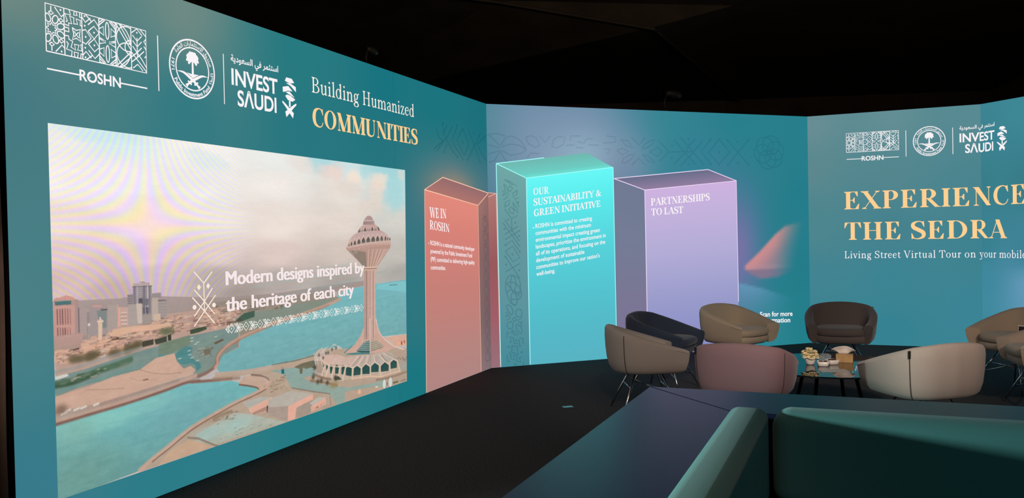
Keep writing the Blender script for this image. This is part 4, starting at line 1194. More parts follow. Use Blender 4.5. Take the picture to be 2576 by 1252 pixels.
# tower base: plaza pool, rotunda
T([(597,797),(610,796),(614,828),(606,833),(596,817)], (78, 90, 80)); T([(596,817),(613,828),(614,843),(596,843)], (142, 162, 154))
T([(942,857),(1002,864),(1003,941),(965,943),(946,889)], (186, 158, 142), 1, (160, 160, 148)); T([(889,774),(938,773),(995,778),(1003,792),(1004,832),(942,818),(924,794)], (214, 170, 148)); T([(938,806),(1003,799),(1004,830),(945,821)], (226, 172, 146)); T([(971,805),(978,805),(979,822),(972,822)], (160, 96, 84)); T([(985,804),(992,804),(992,819),(986,818)], (176, 110, 96))
clutter([(947,872),(1001,884),(1001,904),(951,893)], 20, [(120, 98, 88), (150, 124, 110), (98, 84, 78)], 3, 10, .6)
T([(613,783),(635,804),(636,819),(661,830),(722,849),(791,875),(875,891),(953,891),(967,942),(874,943),(750,913),(714,907),(671,886),(646,870),(614,843)], (204, 178, 160), 1, (190, 170, 152))
T([(607,770),(630,761),(653,765),(663,786),(647,799),(635,804),(615,798)], (196, 176, 164), .9); T([(613,798),(635,804),(636,819),(646,862),(616,844)], (170, 150, 136))
T([(634,790),(654,786),(693,794),(728,814),(776,820),(837,832),(884,834),(924,846),(943,871),(954,892),(933,881),(912,890),(892,877),(875,891),(849,869),(828,880),(809,864),(791,876),(772,860),(756,866),(737,853),(724,848),(693,835),(661,830),(637,806)], (212, 178, 164), 1, (178, 170, 160), False)
for a in ([(778,823),(743,856)], [(798,830),(776,859)], [(819,834),(810,863)], [(843,838),(848,868)], [(869,843),(892,876)], [(888,839),(934,874)]):
    draw(a, 10, (226, 192, 174), .9); draw([(x + 9, y + 3) for x, y in a], 8, (146, 138, 130), .7)
for a in ([(788,827),(760,864)], [(808,833),(792,874)], [(831,837),(828,878)], [(856,841),(872,888)], [(879,843),(910,887)]):
    draw(a, 7, (150, 142, 134), .7)
for w in ([(641,832),(640,814),(646,832)], [(653,848),(652,831),(655,823),(660,836)], [(667,864),(666,839),(670,828),(679,843),(671,866)], [(685,870),(686,843),(691,834),(701,850),(701,875)], [(709,878),(710,850),(716,843),(724,856),(716,884)], [(726,889),(727,861),(737,854),(751,868),(749,900)], [(757,900),(759,870),(772,861),(787,879),(786,905)], [(794,905),(794,877),(809,866),(826,884),(825,913)], [(831,908),(832,883),(848,870),(866,889),(864,916)], [(874,919),(875,892),(893,881),(912,900),(910,925)], [(920,919),(920,891),(935,882),(950,895),(950,922)]):
    fill(w, (44, 78, 76), 1, (52, 84, 78))
for a in ([(645,831),(636,861)], [(661,836),(651,871)], [(679,843),(671,882)], [(702,852),(698,884)], [(725,856),(714,906)], [(754,867),(751,912)], [(790,876),(788,920)], [(828,882),(828,925)], [(871,891),(875,941)], [(915,892),(921,941)], [(953,891),(966,941)]):
    draw(a, 13, (222, 196, 174), .95)
draw([(752,912),(788,917),(828,924),(875,941),(921,941),(966,942)], 12, (222, 184, 160), .9); draw(sp([(635,791),(645,814),(668,834),(700,847),(726,850),(756,866),(772,861),(791,877),(809,864),(828,880),(848,869),(874,891),(893,878),(912,891),(934,877),(956,894)], 1), 8, (226, 198, 178), .9)
for a in ([(611,773),(615,813)], [(618,784),(624,816)], [(629,772),(621,800)], [(630,785),(638,820)], [(636,755),(652,791)], [(620,766),(641,752)], [(627,777),(653,759)], [(678,748),(701,763)], [(669,757),(690,749)], [(639,761),(662,752)]):
    draw(a, 6, (214, 206, 194), .8)
for p in [(642,794),(652,778),(660,778),(675,769),(690,766),(627,779)]:
    blob(p, 14, 14, (82, 84, 78), .8)
draw(sp([(606,846),(621,860),(646,877),(669,887)]), 14, (122, 92, 80), .8, 4); T([(682,883),(698,884),(711,902),(685,897)], (72, 82, 68)); draw(sp([(596,871),(622,883),(655,898),(692,921)]), 14, (130, 104, 84), .8, 4); blob([(681,915)][0], 60, 26, (150, 128, 88), .8)
for p in [(612,824),(606,859),(634,883),(622,883),(656,898),(689,891),(685,886)]:
    blob(p, 22, 20, (78, 76, 62), .85)
draw([(855,949),(900,956),(957,957),(1000,954)], 16, (140, 112, 96), .8, 4); fill(ell(*[(890,978)][0], 7, 20), (206, 214, 208)); fill(ell(*[(919,979)][0], 8, 22), (208, 214, 208)); draw([(903,977),(903,987)], 12, (60, 60, 60), .8); T([(775,967),(786,968),(787,987),(775,983)], (230, 180, 150)); T([(849,974),(860,977),(860,985),(850,983)], (214, 206, 196))
T([(929,983),(955,984),(957,992),(932,991)], (104, 108, 70)); clutter([(964,987),(1000,985),(1000,994),(966,993)], 14, [(90, 84, 76), (150, 130, 116)], 3, 8, .8)
T([(719,793),(750,774),(756,777),(729,795),(773,799),(827,813),(827,827),(757,812),(734,805)], (76, 134, 134))
T([(501,791),(510,793),(511,818),(502,815)], (40, 104, 116)); draw([(474,775),(509,776),(545,779),(611,776)], 9, (104, 112, 104), .8)
T([(541,802),(568,795),(607,794),(610,818),(583,821),(571,813),(569,835),(561,834),(560,814)], (112, 108, 88)); T([(318,755),(377,767),(467,775),(523,780),(545,803),(494,799),(440,787),(392,783),(317,768)], (184, 160, 142), .8)
# tower
T([(804,440),(854,442),(855,677),(865,730),(886,768),(934,816),(990,851),(934,825),(901,836),(849,828),(795,809),(730,800),(724,795),(764,770),(788,739),(801,707),(805,668)], (206, 168, 154), 1, (204, 166, 150))
T([(771,799),(788,785),(803,769),(814,768),(828,769),(827,824),(796,817)], (84, 116, 114)); T([(830,770),(859,773),(867,783),(890,806),(875,814),(833,814)], (164, 152, 136))
for k in range(5):
    a = [(800,772),(828,775),(858,775)]
    b = [(771,798),(827,813),(889,808)]
    q = [tuple(np.array(x) * (1 - k / 4.4) + np.array(y) * k / 4.4) for x, y in zip(a, b)]
    draw(q[:2], 10, (142, 160, 154), .9); draw([(x, y + 6) for x, y in q[:2]], 7, (42, 72, 76), .8); draw(q[1:], 8, (190, 172, 152), .9); draw([(x, y + 6) for x, y in q[1:]], 6, (112, 112, 100), .8)
T([(805,440),(853,442),(853,677),(848,769),(822,765),(802,766)], (196, 164, 152))
for x, w, c in ((1313, 20, (176, 146, 136)), (1327, 9, (104, 80, 78)), (1342, 16, (198, 160, 148)), (1357, 7, (160, 132, 124)), (1368, 14, (210, 176, 162)), (1386, 8, (150, 116, 106)), (1396, 12, (216, 178, 162))):
    p = [(804,455),(853,459),(800,756),(850,767)]
    f = (x - 1300) / 100
    draw([(p[0][0] + (p[1][0] - p[0][0]) * f, p[0][1]), (p[2][0] + (p[3][0] - p[2][0]) * f, p[2][1])], w, c, .85, 2)
draw([(829,673),(828,823)], 9, (226, 206, 188)); draw(sp([(855,677),(867,730),(887,769),(935,817),(987,847)]), 9, (228, 196, 180))
T([(733,362),(740,369),(774,407),(806,445),(860,447),(888,412),(909,383),(924,365),(835,359)], (172, 142, 130), 1, (198, 162, 148), False); T([(733,362),(740,369),(774,407),(806,445),(818,446),(815,381),(775,371)], (144, 127, 115))
for a in ([(828,371),(823,444)], [(847,370),(833,445)], [(866,370),(843,444)], [(883,368),(852,444)], [(902,368),(859,442)], [(914,368),(863,439)]):
    draw(a, 9, (222, 186, 170), .85, 2); draw([(x + 5, y) for x, y in a], 7, (150, 118, 108), .7, 2)
for a in ([(740,361),(765,391)], [(754,360),(775,385)], [(767,362),(779,379)]):
    draw(a, 7, (196, 172, 160), .8)
T([(804,444),(861,446),(862,466),(804,461)], (204, 172, 154)); draw([(805,447),(861,449)], 8, (226, 196, 178)); draw([(805,452),(861,454)], 8, (140, 112, 104), .8)
T([(733,361),(741,343),(752,318),(768,302),(780,296),(836,290),(893,292),(909,305),(922,325),(928,349),(924,363),(912,371),(835,365),(775,365)], (196, 168, 164), 1, (200, 168, 156)); T([(733,361),(835,349),(926,349),(924,366),(908,370),(835,367),(775,368),(739,368)], (184, 148, 136))
for (x, y0, y1, hw) in ((172, 755, 660, 18), (238, 745, 638, 24), (320, 730, 612, 32), (413, 717, 585, 36), (513, 706, 575, 40), (616, 700, 568, 41), (713, 695, 565, 35), (802, 690, 565, 28), (886, 690, 570, 21), (938, 690, 595, 13), (986, 692, 608, 15), (122, 770, 690, 10)):
    k = lambda a, b: (P0[0] + (P1[0] - P0[0]) * (a / 1100), P0[1] + (P2[1] - P0[1]) * (b / 1200) + (P1[1] - P0[1]) * (a / 1100))
    P0, P1, P2 = [(720,204),(946,196),(717,441)]
    fill([k(x - hw, y0), k(x - hw, y0 - (y0 - y1) * .5), k(x, y1), k(x + hw, y0 - (y0 - y1) * .5), k(x + hw, y0 - 5)], (78, 76, 72), 1, (120, 110, 102))
    draw([k(x - hw * 1.35, y0), k(x - hw * 1.25, y0 - (y0 - y1) * .7), k(x - hw * .3, y1 - 30), k(x, y1 - 42), k(x + hw * .5, y1 - 28)], 7, (222, 196, 186), .8, 2)
    draw([k(x - hw, y0 + 10), k(x + hw, y0 + 4)], 8, (216, 186, 174), .9, 2); draw([k(x - hw * 1.2, y0 + 20), k(x - hw * .8, y0 + 80), k(x, y0 + 100), k(x + hw, y0 + 70)], 6, (214, 176, 162), .7, 2)
T([(779,295),(784,284),(790,275),(804,262),(853,259),(870,269),(877,284),(893,293),(836,290)], (200, 170, 164), 1, (194, 158, 150), False)
for w in ([(806,290),(813,272),(818,289)], [(838,287),(843,269),(849,286)], [(782,295),(786,286),(790,279),(790,294)], [(866,272),(870,271),(877,285),(870,286)]):
    fill(w, (84, 88, 84))
for a in ([(794,292),(794,286)], [(801,291),(801,284)], [(824,288),(824,280)], [(831,288),(832,280)], [(855,286),(855,279)], [(860,286),(860,279)]):
    draw(a, 9, (104, 100, 96), .9)
T([(804,261),(805,248),(811,236),(817,228),(824,222),(835,222),(841,227),(848,239),(852,248),(853,260)], (180, 154, 152), 1, (172, 142, 140), False); T([(806,246),(849,242),(852,260),(804,261)], (150, 130, 128), 1, (176, 146, 142), False); draw([(806,245),(849,242)], 7, (210, 186, 178)); draw([(825,221),(825,213)], 3, (190, 170, 164), .7)
draw([(918,537),(956,538)], 7, (84, 108, 112), .8)
# grain of the film and the pixel rows
land = np.clip((TT - 560) / 60, 0, 1)[..., None]
CAN += vnoise(14, 14, 9, 3)[..., None] * (1.5 + 3.5 * land) + vnoise(50, 8, 10, 2)[..., None] * (1.5 + 2 * land)
CAN += RNG.normal(0, 1.6, (NY, NX, 1)) + (np.arange(NY) % 3 == 0)[:, None, None] * -2.0
CAN = np.clip(CAN, 0, 255)


def build_picture():
    bl, br, tr, tl = [np.array(p) for p in QB]
    s, t = (SS / 1000).ravel()[:, None], (TT / 1000).ravel()[:, None]
    uv = (tl * (1 - s) + tr * s) * (1 - t) + (bl * (1 - s) + br * s) * t
    co = np.stack([uv[:, 0], np.full(len(uv), -.002), uv[:, 1]], 1)
    idx = np.arange(NX * NY).reshape(NY, NX)
    f = np.stack([idx[:-1, :-1], idx[1:, :-1], idx[1:, 1:], idx[:-1, 1:]], -1).reshape(-1, 4)
    me = bpy.data.meshes.new('city_picture')
    me.vertices.add(len(co))
    me.vertices.foreach_set('co', co.ravel().astype(np.float32))
    me.loops.add(f.size)
    me.loops.foreach_set('vertex_index', f.ravel().astype(np.int32))
    me.polygons.add(len(f))
    me.polygons.foreach_set('loop_start', np.arange(0, f.size, 4, dtype=np.int32))
    me.polygons.foreach_set('loop_total', np.full(len(f), 4, np.int32))
    me.update(calc_edges=True)
    paint(me, CAN.reshape(-1, 3))
    return link('city_picture', me, M_PIX, wL)


build_picture()
M_CAPT = mat_glow('led_caption', (246, 232, 232))
put_sans('picture_caption', [('Modern designs inspired by', (1.513, 1.213), (3.182, 1.214), .091), ('the heritage of each city', (1.507, 1.041), (3.015, 1.042), .090)], 0, 0, 0, M_CAPT, wL, 0, 8, .005, fat=(-.006, -.002, .002, .006))
YP = [[(1.216,0.974),(1.304,1.055),(1.410,1.156)], [(1.206,1.156),(1.305,1.065),(1.398,0.974)], [(1.218,1.035),(1.310,1.123),(1.359,1.164)], [(1.253,1.172),(1.310,1.123),(1.397,1.036)], [(1.308,1.067),(1.308,1.168)], [(1.225,1.316),(1.308,1.239),(1.308,1.155)], [(1.385,1.309),(1.308,1.239)]]
YP[2][-1] = [(1.384,1.203)][0]
YP[3][0] = [(1.224,1.202)][0]
flat_polys('caption_motif', lines(YP, .008) + [ell(p[0], p[1], .017, .015, 0, 360, 14)[:-1] for p in [(1.223,1.093),(1.394,1.093)]] + [[(p[0] - .017, p[1]), (p[0], p[1] - .02), (p[0] + .017, p[1]), (p[0], p[1] + .02)] for p in [(1.265,1.216),(1.346,1.219)]], mat_glow('led_motif', (250, 232, 216)), wL, .005)
# band of little lozenges under the caption
x0, x1, yb, yt = 1.497, 3.180, .893, .953
n = 12
st_ = (x1 - x0) / (n - .25)
ym, hh = (yb + yt) / 2, (yt - yb) / 2
OP, OD = [], []
for k in range(n):
    cx = x0 + st_ * (k + .38)
    OP.append([(cx - st_ * .2, ym), (cx, ym + hh), (cx + st_ * .2, ym), (cx, ym - hh), (cx - st_ * .2, ym)])
    OD.append((cx, ym))
    if k == 0:
        OP += [[(cx - st_ * .18, ym + hh * .9), (cx - st_ * .38, ym), (cx - st_ * .18, ym - hh * .9)], [(cx - st_ * .38, ym), (cx - st_ * .2, ym)]]
        OD += [(cx - st_ * .2, ym + hh * .45), (cx - st_ * .2, ym - hh * .45)]
    if k < n - 1:
        m = cx + st_ * .43
        OP += [[(m - st_ * .22, ym + hh), (m + st_ * .16, ym - hh * .95)], [(m - st_ * .12, ym + hh), (m + st_ * .24, ym - hh * .8)], [(m - st_ * .22, ym - hh), (m + st_ * .16, ym + hh * .95)], [(m - st_ * .12, ym - hh), (m + st_ * .24, ym + hh * .8)], [(m, ym), (cx + st_ * .8, ym)]]
        OD += [(m - st_ * .02, ym + hh * .85), (m - st_ * .02, ym - hh * .85), (m + st_ * .3, ym + hh * .5), (m + st_ * .3, ym - hh * .5)]
flat_polys('caption_border', lines(OP, .0055, OD, .0055), mat_glow('led_border', (236, 236, 230)), wL, .005)

# ---------------------------------------------------------------- hall: carpet, tent ceiling, drapes
M_CARPET = mat_pbr('dark_carpet', (58, 54, 54), .95, noise=.35, nscale=90, bump=.6, bscale=600, spec=.15)
M_TENT = mat_pbr('black_tent_cloth', (92, 80, 70), .9, noise=.12, nscale=1.5, spec=.1)
M_DRAPE = mat_pbr('black_drape_cloth', (128, 110, 100), .8, noise=.1, nscale=4, spec=.25)
FX0, FX1, FY0, FY1 = -5.0, 11.0, -4.0, 19.0
bm = bmesh.new()
box_bm(bm, (FX0, FY0, -.1), (FX1, FY1, 0))
struct(bm_obj('floor', bm, M_CARPET))
# tent roof: panels meeting along seams that run down to the far side
V3 = [(-5.0, -4.0, 6.0), (11.0, -4.0, 6.0), (11.0, 19.0, 4.6), (-5.0, 19.0, 4.4), (2.1, 12.0, 4.46), (-.15, 12.4, 5.0), (3.3, 12.2, 4.80), (5.2, 19.0, 4.5), (-5, 12, 5.6), (11, 11, 5.4)]
F3 = [(0, 8, 5), (0, 5, 6), (0, 6, 1), (1, 6, 9), (5, 4, 6), (8, 3, 4, 5), (3, 7, 4), (4, 7, 6), (6, 7, 2, 9)]
struct(link('ceiling', mesh_of('ceiling', V3, F3), M_TENT))
tent_rope = bmesh.new()
tube_bm(tent_rope, [(-5, 12, 5.57), (-.15, 12.38, 4.97), (2.1, 11.98, 4.43)], .02, 8)
tube_bm(tent_rope, [(2.1, 11.98, 4.43), (5.2, 18.9, 4.46)], .02, 8)
struct(bm_obj('trim_1', tent_rope, M_TENT))
for nm, lo, hi in (('wall_left', (FX0 - .1, FY0, 0), (FX0, FY1, 6.2)), ('wall_right', (FX1, FY0, 0), (FX1 + .1, FY1, 6.2)), ('wall_back', (FX0 - .1, FY1, 0), (FX1 + .1, FY1 + .1, 6.2)), ('wall_front', (FX0 - .1, FY0 - .1, 0), (FX1 + .1, FY0, 6.2))):
    bm = bmesh.new()
    box_bm(bm, lo, hi)
    struct(bm_obj(nm, bm, M_TENT))
# black cloth return panel beside the left screen, slightly rippled
bm = bmesh.new()
P0 = LED_L[0]
d = Vector((math.cos(math.radians(150)), math.sin(math.radians(150)), 0))
nn = Vector((d.y, -d.x, 0))
rows = []
for j in range(13):
    rows.append([bm.verts.new(P0 + Vector((-.008, -.012, 0)) + d * (i * .05) - nn * (.015 + .012 * math.sin(i * 1.9) + .006 * math.sin(j * .9 + i)) + Vector((0, 0, j * .25))) for i in range(28)])
for j in range(12):
    for i in range(27):
        bm.faces.new((rows[j][i], rows[j][i + 1], rows[j + 1][i + 1], rows[j + 1][i]))
o = bm_obj('drape_panel', bm, M_DRAPE, None, True)
sm = o.modifiers.new('cloth_thickness', 'SOLIDIFY')
sm.thickness = .006
tag(o, 'black cloth panel at the left edge beside the water tower screen', 'drape')

# ---------------------------------------------------------------- corner booth in the foreground
M_LEDGE = mat_pbr('ledge_dark_laminate', (32, 35, 62), .32, noise=.05, nscale=300, bump=.05, bscale=900, spec=.5)
M_TEAL = mat_pbr('teal_velvet', (96, 146, 142), .85, noise=.02, nscale=200, bump=.08, bscale=700, sheen=.2, spec=.2)
M_DARKSIDE = mat_pbr('booth_dark_panel', (40, 42, 54), .6)
LA = math.atan2(-.388, .9216)
booth = thing('corner_booth', 'dark L-shaped corner booth with wide ledge and teal cushions in the foreground', 'sofa', (.662, 4.058, 0), LA)
# local frame: +x runs right along the back ledge, -y runs towards the viewer along the left ledge
LZ, LW, BL_, BR_ = .75, .46, 3.3, 3.1


def slab(name, pts, z0, z1, mat, parent, bev=.006):
    bm = bmesh.new()
    b = [bm.verts.new((x, y, z0)) for x, y in pts]
    t = [bm.verts.new((x, y, z1)) for x, y in pts]
    bm.faces.new(b[::-1])
    bm.faces.new(t)
    n = len(pts)
    for i in range(n):
        bm.faces.new((b[i], b[(i + 1) % n], t[(i + 1) % n], t[i]))
    bmesh.ops.bevel(bm, geom=bm.edges[:], offset=bev, segments=2, affect='EDGES')
    return bm_obj(name, bm, mat, parent)


g_ = .0015
slab('ledge_board', [(0, -g_ * 2), (LW - g_, -LW - g_), (LW - g_, -BL_), (0, -BL_)], LZ - .04, LZ, M_LEDGE, booth, .003)
slab('ledge_board', [(g_ * 2, 0), (BR_, 0), (BR_, -LW + g_), (LW + g_, -LW + g_)], LZ - .04, LZ, M_LEDGE, booth, .003)
slab('side_panel', [(.02, -.02), (LW - .02, -.02), (LW - .02, -BL_ + .01), (.02, -BL_ + .01)], .0, LZ - .041, M_DARKSIDE, booth)
slab('side_panel', [(LW - .015, -.02), (BR_ - .01, -.02), (BR_ - .01, -LW + .02), (LW - .015, -LW + .02)], .0, LZ - .041, M_DARKSIDE, booth)


def cushion(name, lo, hi, r, parent, mat, sub=0):
    bm = bmesh.new()
    box_bm(bm, lo, hi, r, 8)
    return bm_obj(name, bm, mat, parent, True)


cushion('backrest_cushion', (LW + .002, -2.9, .42), (LW + .158, -LW - .10, .80), .045, booth, M_TEAL)
cushion('backrest_cushion', (LW + .172, -LW - .20, .42), (BR_ - .1, -LW - .012, .80), .075, booth, M_TEAL)
cushion('seat_cushion', (LW + .165, -2.9, .28), (LW + .85, -LW - .88, .43), .045, booth, M_TEAL)
cushion('seat_cushion', (LW + .165, -LW - .86, .28), (BR_ - .1, -LW - .205, .43), .045, booth, M_TEAL)
slab('seat_base', [(LW, -LW - .01), (BR_ - .1, -LW - .01), (BR_ - .1, -LW - .84), (LW + .83, -LW - .84), (LW + .83, -2.9), (LW, -2.9)], 0, .279, M_DARKSIDE, booth)

# ---------------------------------------------------------------- tub chairs
M_CHROME = mat_pbr('chrome_rod', (200, 200, 200), .18, 1.0)
M_TAGB = mat_pbr('black_woven_tag', (14, 14, 16), .7)
M_WOODEN = mat_pbr('dark_rubber', (24, 24, 24), .6)


_U = [(p[0] * .97, p[1] * .94) for p in smooth_path([(.315, -.325), (.20, -.350), (.03, -.368), (-.13, -.362), (-.25, -.315), (-.318, -.20), (-.338, 0)], 24)]
_U = _U + [(x, -y) for x, y in _U[-2::-1]]
_SL = [0.0]
for _a, _b in zip(_U[:-1], _U[1:]):
    _SL.append(_SL[-1] + math.dist(_a, _b))
TH1 = 1.0


def chair_plan(th, s=1.0):
    """tub outline: th = 0 in the middle of the back, +-1 at the arm fronts; local +x is the front"""
    d = (th + 1) / 2 * _SL[-1]
    x, y = np.interp(d, _SL, [p[0] for p in _U]), np.interp(d, _SL, [p[1] for p in _U])
    return (float(x) * s, float(y) * s)


def rim(th):
    t = abs(th)
    return .738 - .03 * (t / .36) ** 2 if t < .36 else .708 - .158 * ((t - .36) / .64) ** .95


def seat_plan(k, n, s):
    """closed outline of the seat between the arms"""
    c, q = math.cos(2 * PI * k / n), math.sin(2 * PI * k / n)
    x = .315 * math.copysign(abs(c) ** .55, c)
    y = (.324 if c < .3 else .324 - .03 * (c - .3)) * math.copysign(abs(q) ** .55, q)
    return (x * s, y * s)


def make_chair(mat_c, label, loc, rz):
    r = thing('tub_chair', label, 'chair', loc, rz, None)
    ns = 56
    bm = bmesh.new()
    loops = []
    for i in range(ns + 1):
        th = -TH1 + 2 * TH1 * i / ns
        h = rim(th)
        prof = []
        w4 = .09 * abs(th) ** 5
        for f, z, s in ((0, .375, .70), (0, .352, .74), (0, .362, .84), (0, .392, .91), (0, .45, .958), (0, .54, .988), (0, .64, 1.003), (0, 1, .996)):
            if z < 1:
                z = min(z, h - .03)
            else:
                z = h - .03
            x, y = chair_plan(th, s)
            prof.append((x, y, z))
        prof = prof[1:]
        x, y = chair_plan(th, .965)
        prof.append((x, y, h - .008))
        x, y = chair_plan(th, .90)
        prof.append((x, y, h))
        x, y = chair_plan(th, .83 - w4)
        prof.append((x, y, h - .008))
        x, y = chair_plan(th, .785 - w4)
        prof.append((x, y, h - .035))
        x, y = chair_plan(th, .755 - w4)
        prof.append((x, y, .46))
        x, y = chair_plan(th, .70 - w4)
        prof.append((x, y, .40))
        loops.append([bm.verts.new(p) for p in prof])
    m = len(loops[0])
    for i in range(ns):
        for k in range(m):
            bm.faces.new((loops[i][k], loops[i + 1][k], loops[i + 1][(k + 1) % m], loops[i][(k + 1) % m]))
    bm.faces.new(loops[0])
    bm.faces.new(loops[-1][::-1])
    bmesh.ops.recalc_face_normals(bm, faces=bm.faces[:])
    o = bm_obj('shell', bm, mat_c, r, True)
    bv = o.modifiers.new('soft_edges', 'BEVEL')
    bv.width = .022
    bv.segments = 3
    bv.limit_method = 'ANGLE'
    bv.angle_limit = math.radians(50)
    # seat pan below and the cushion on it
    bm = bmesh.new()
    zs = ((.352, .60), (.354, .76), (.375, .86), (.42, .88), (.432, .84))
    rings = []
    N = 40
    for z, s in zs:
        q = []
        for i in range(N):
            x, y = seat_plan(i, N, s)
            q.append(bm.verts.new((x, y, z)))
        rings.append(q)
    for a, b in zip(rings[:-1], rings[1:]):
        for i in range(N):
            bm.faces.new((a[i], a[(i + 1) % N], b[(i + 1) % N], b[i]))
    bm.faces.new(rings[0][::-1])
    bm.faces.new(rings[-1])
    bm_obj('seat_pan', bm, mat_c, r, True)
    bm = bmesh.new()
    rings = []
    for z, s in ((.432, .68), (.445, .73), (.475, .75), (.498, .72), (.508, .64), (.512, .4)):
        q = []
        for i in range(N):
            x, y = seat_plan(i, N, s)
            q.append(bm.verts.new((x * 1.02 + .055, y, z)))
        rings.append(q)
    for a, b in zip(rings[:-1], rings[1:]):
        for i in range(N):
            bm.faces.new((a[i], a[(i + 1) % N], b[(i + 1) % N], b[i]))
    bm.faces.new(rings[0][::-1])
    bm.faces.new(rings[-1])
    bm_obj('seat_cushion', bm, mat_c, r, True)
    # stitched seams down the back corners, inside creases, cloth tag
    for s in (-1, 1):
        bm = bmesh.new()
        pts = []
        th = s * .37
        for z, k in ((.357, .79), (.366, .85), (.394, .914), (.45, .961), (.54, .991), (.64, 1.005), (.70, 1.0)):
            x, y = chair_plan(th, k)
            pts.append((x, y, min(z, rim(th) - .03)))
        tube_bm(bm, pts, .003, 6)
        bm_obj('seam', bm, M_SEAM, r, True)
    bm = bmesh.new()
    x, y = chair_plan(.37, 1.012)
    box_bm(bm, (-.004, -.008, -.026), (.004, .008, .026), .001)
    o = bm_obj('cloth_tag', bm, M_TAGB, r)
    o.location = (x, y, .665)
    o['label'] = 'small black cloth tag on the seam'
    # chrome rod legs and their braces
    ft = [(sx * .25, sy * .27) for sx in (-1, 1) for sy in (-1, 1)]
    tp = [(sx * .10, sy * .10) for sx in (-1, 1) for sy in (-1, 1)]
    for (fx, fy), (tx_, ty) in zip(ft, tp):
        bm = bmesh.new()
        tube_bm(bm, [(fx, fy, .006), (fx * .55 + tx_ * .45, fy * .55 + ty * .45, .17), (tx_, ty, .356)], [.0065, .0085, .0085], 10)
        l = bm_obj('leg', bm, M_CHROME, r, True)
        bm = bmesh.new()
        tube_bm(bm, [(fx, fy, 0), (fx, fy, .012)], .011, 10)
        bm_obj('foot_cap', bm, M_WOODEN, l, True)
    for i, j in ((0, 1), (2, 3), (0, 3), (1, 2)):
        bm = bmesh.new()
        P_ = lambda k, f, z: (ft[k][0] * f + tp[k][0] * (1 - f), ft[k][1] * f + tp[k][1] * (1 - f), z)
        tube_bm(bm, [P_(i, .38, .225), P_(j, .38, .225)] if (i, j) in ((0, 1), (2, 3)) else [P_(i, .2, .285), P_(j, .62, .14)], .005, 8)
        bm_obj('brace', bm, M_CHROME, r, True)
    return r


M_SEAM = mat_pbr('seam_stitch', (66, 56, 52), .9)


def fabric(name, c):
    return mat_pbr(name, c, .92, noise=.03, nscale=400, bump=.12, bscale=1500, sheen=.15, spec=.15)


D = math.radians
make_chair(fabric('taupe_wool', (158, 146, 138)), 'taupe tub chair seen side-on, nearest the coral pillar', (1.105, 6.98, 0), D(3))
make_chair(fabric('navy_wool', (46, 54, 70)), 'navy tub chair in front of the lilac pillar', (1.44, 7.95, 0), D(-32))
make_chair(fabric('tan_wool', (164, 148, 128)), 'tan tub chair facing the viewer in front of the lilac pillar', (2.325, 8.62, 0), D(-54))
make_chair(fabric('charcoal_wool', (88, 78, 76)), 'charcoal tub chair facing the viewer below the gold headline', (3.355, 8.50, 0), D(-113))
make_chair(fabric('mauve_wool', (146, 112, 116)), 'mauve tub chair turned away, left of the glass table', (1.66, 5.92, 0), D(63))
make_chair(fabric('cream_wool', (182, 162, 151)), 'cream tub chair turned away, right of the glass table', (2.84, 5.76, 0), D(104))
BEIGE = make_chair(fabric('beige_wool', (176, 156, 136)), 'beige tub chair at the right edge, behind its neighbour', (4.66, 7.66, 0), D(196))
make_chair(fabric('fawn_wool', (182, 158, 140)), 'fawn tub chair cut off by the right edge, with its chrome leg showing', (4.39, 6.80, 0), D(166))

# white-edged tag hanging inside the beige chair
bm = bmesh.new()
box_bm(bm, (-.034, -.002, -.036), (.034, .002, .036), .001)
tg = bm_obj('swing_tag', bm, mat_pbr('white_tag_card', (232, 224, 214), .6), BEIGE)
tg.location = (-.222, -.1605, .52)
tg.rotation_euler = (0, 0, math.atan2(.9458, -.3216))
tg['label'] = 'white edged square tag'
bm = bmesh.new()
box_bm(bm, (-.024, -.001, -.026), (.024, .001, .024), .0005)
tw = bm_obj('tag_window', bm, mat_pbr('dark_tag_print', (52, 40, 48), .6), tg)
tw.location = (0, -.003, 0)
tw2 = tw.copy()
C.objects.link(tw2)
tw2.location = (0, .003, 0)

# ---------------------------------------------------------------- glass table and what stands on it
M_GLASS = mat_pbr('smoked_glass', (16, 22, 26), .03, spec=.9, ior=1.6)
M_BLKMET = mat_pbr('black_metal', (10, 10, 11), .9, spec=.1)
tab = thing('glass_table', 'low round smoked glass table in the middle of the tub chairs', 'table', (2.525, 6.645, 0), 0)


def disc_bm(bm, r, z0, z1, bev, n=72):
    a = [bm.verts.new((r * math.cos(2 * PI * k / n), r * math.sin(2 * PI * k / n), z0)) for k in range(n)]
    b = [bm.verts.new((v.co.x, v.co.y, z1)) for v in a]
    bm.faces.new(a[::-1])
    bm.faces.new(b)
    for k in range(n):
        bm.faces.new((a[k], a[(k + 1) % n], b[(k + 1) % n], b[k]))
    if bev:
        bmesh.ops.bevel(bm, geom=[e for e in bm.edges if abs(e.verts[0].co.z - e.verts[1].co.z) < 1e-6], offset=bev, segments=2, affect='EDGES')
    return bm


bm_obj('glass_top', disc_bm(bmesh.new(), .62, .408, .42, .003), M_GLASS, tab)
for k in range(4):
    a = PI / 4 + k * PI / 2
    bm = bmesh.new()
    tube_bm(bm, [(.30 * math.cos(a), .30 * math.sin(a), 0), (.20 * math.cos(a), .20 * math.sin(a), .408)], .014, 12)
    bm_obj('leg', bm, M_BLKMET, tab, True)
bm_obj('under_ring', disc_bm(bmesh.new(), .22, .385, .4075, .004, 40), M_BLKMET, tab)
TZ = .42
M_CER = mat_pbr('white_ceramic', (226, 214, 204), .25)
M_ROSE = mat_pbr('cream_petals', (240, 222, 176), .7, noise=.06, nscale=30)
M_LEAF = mat_pbr('green_leaf', (88, 92, 50), .6)

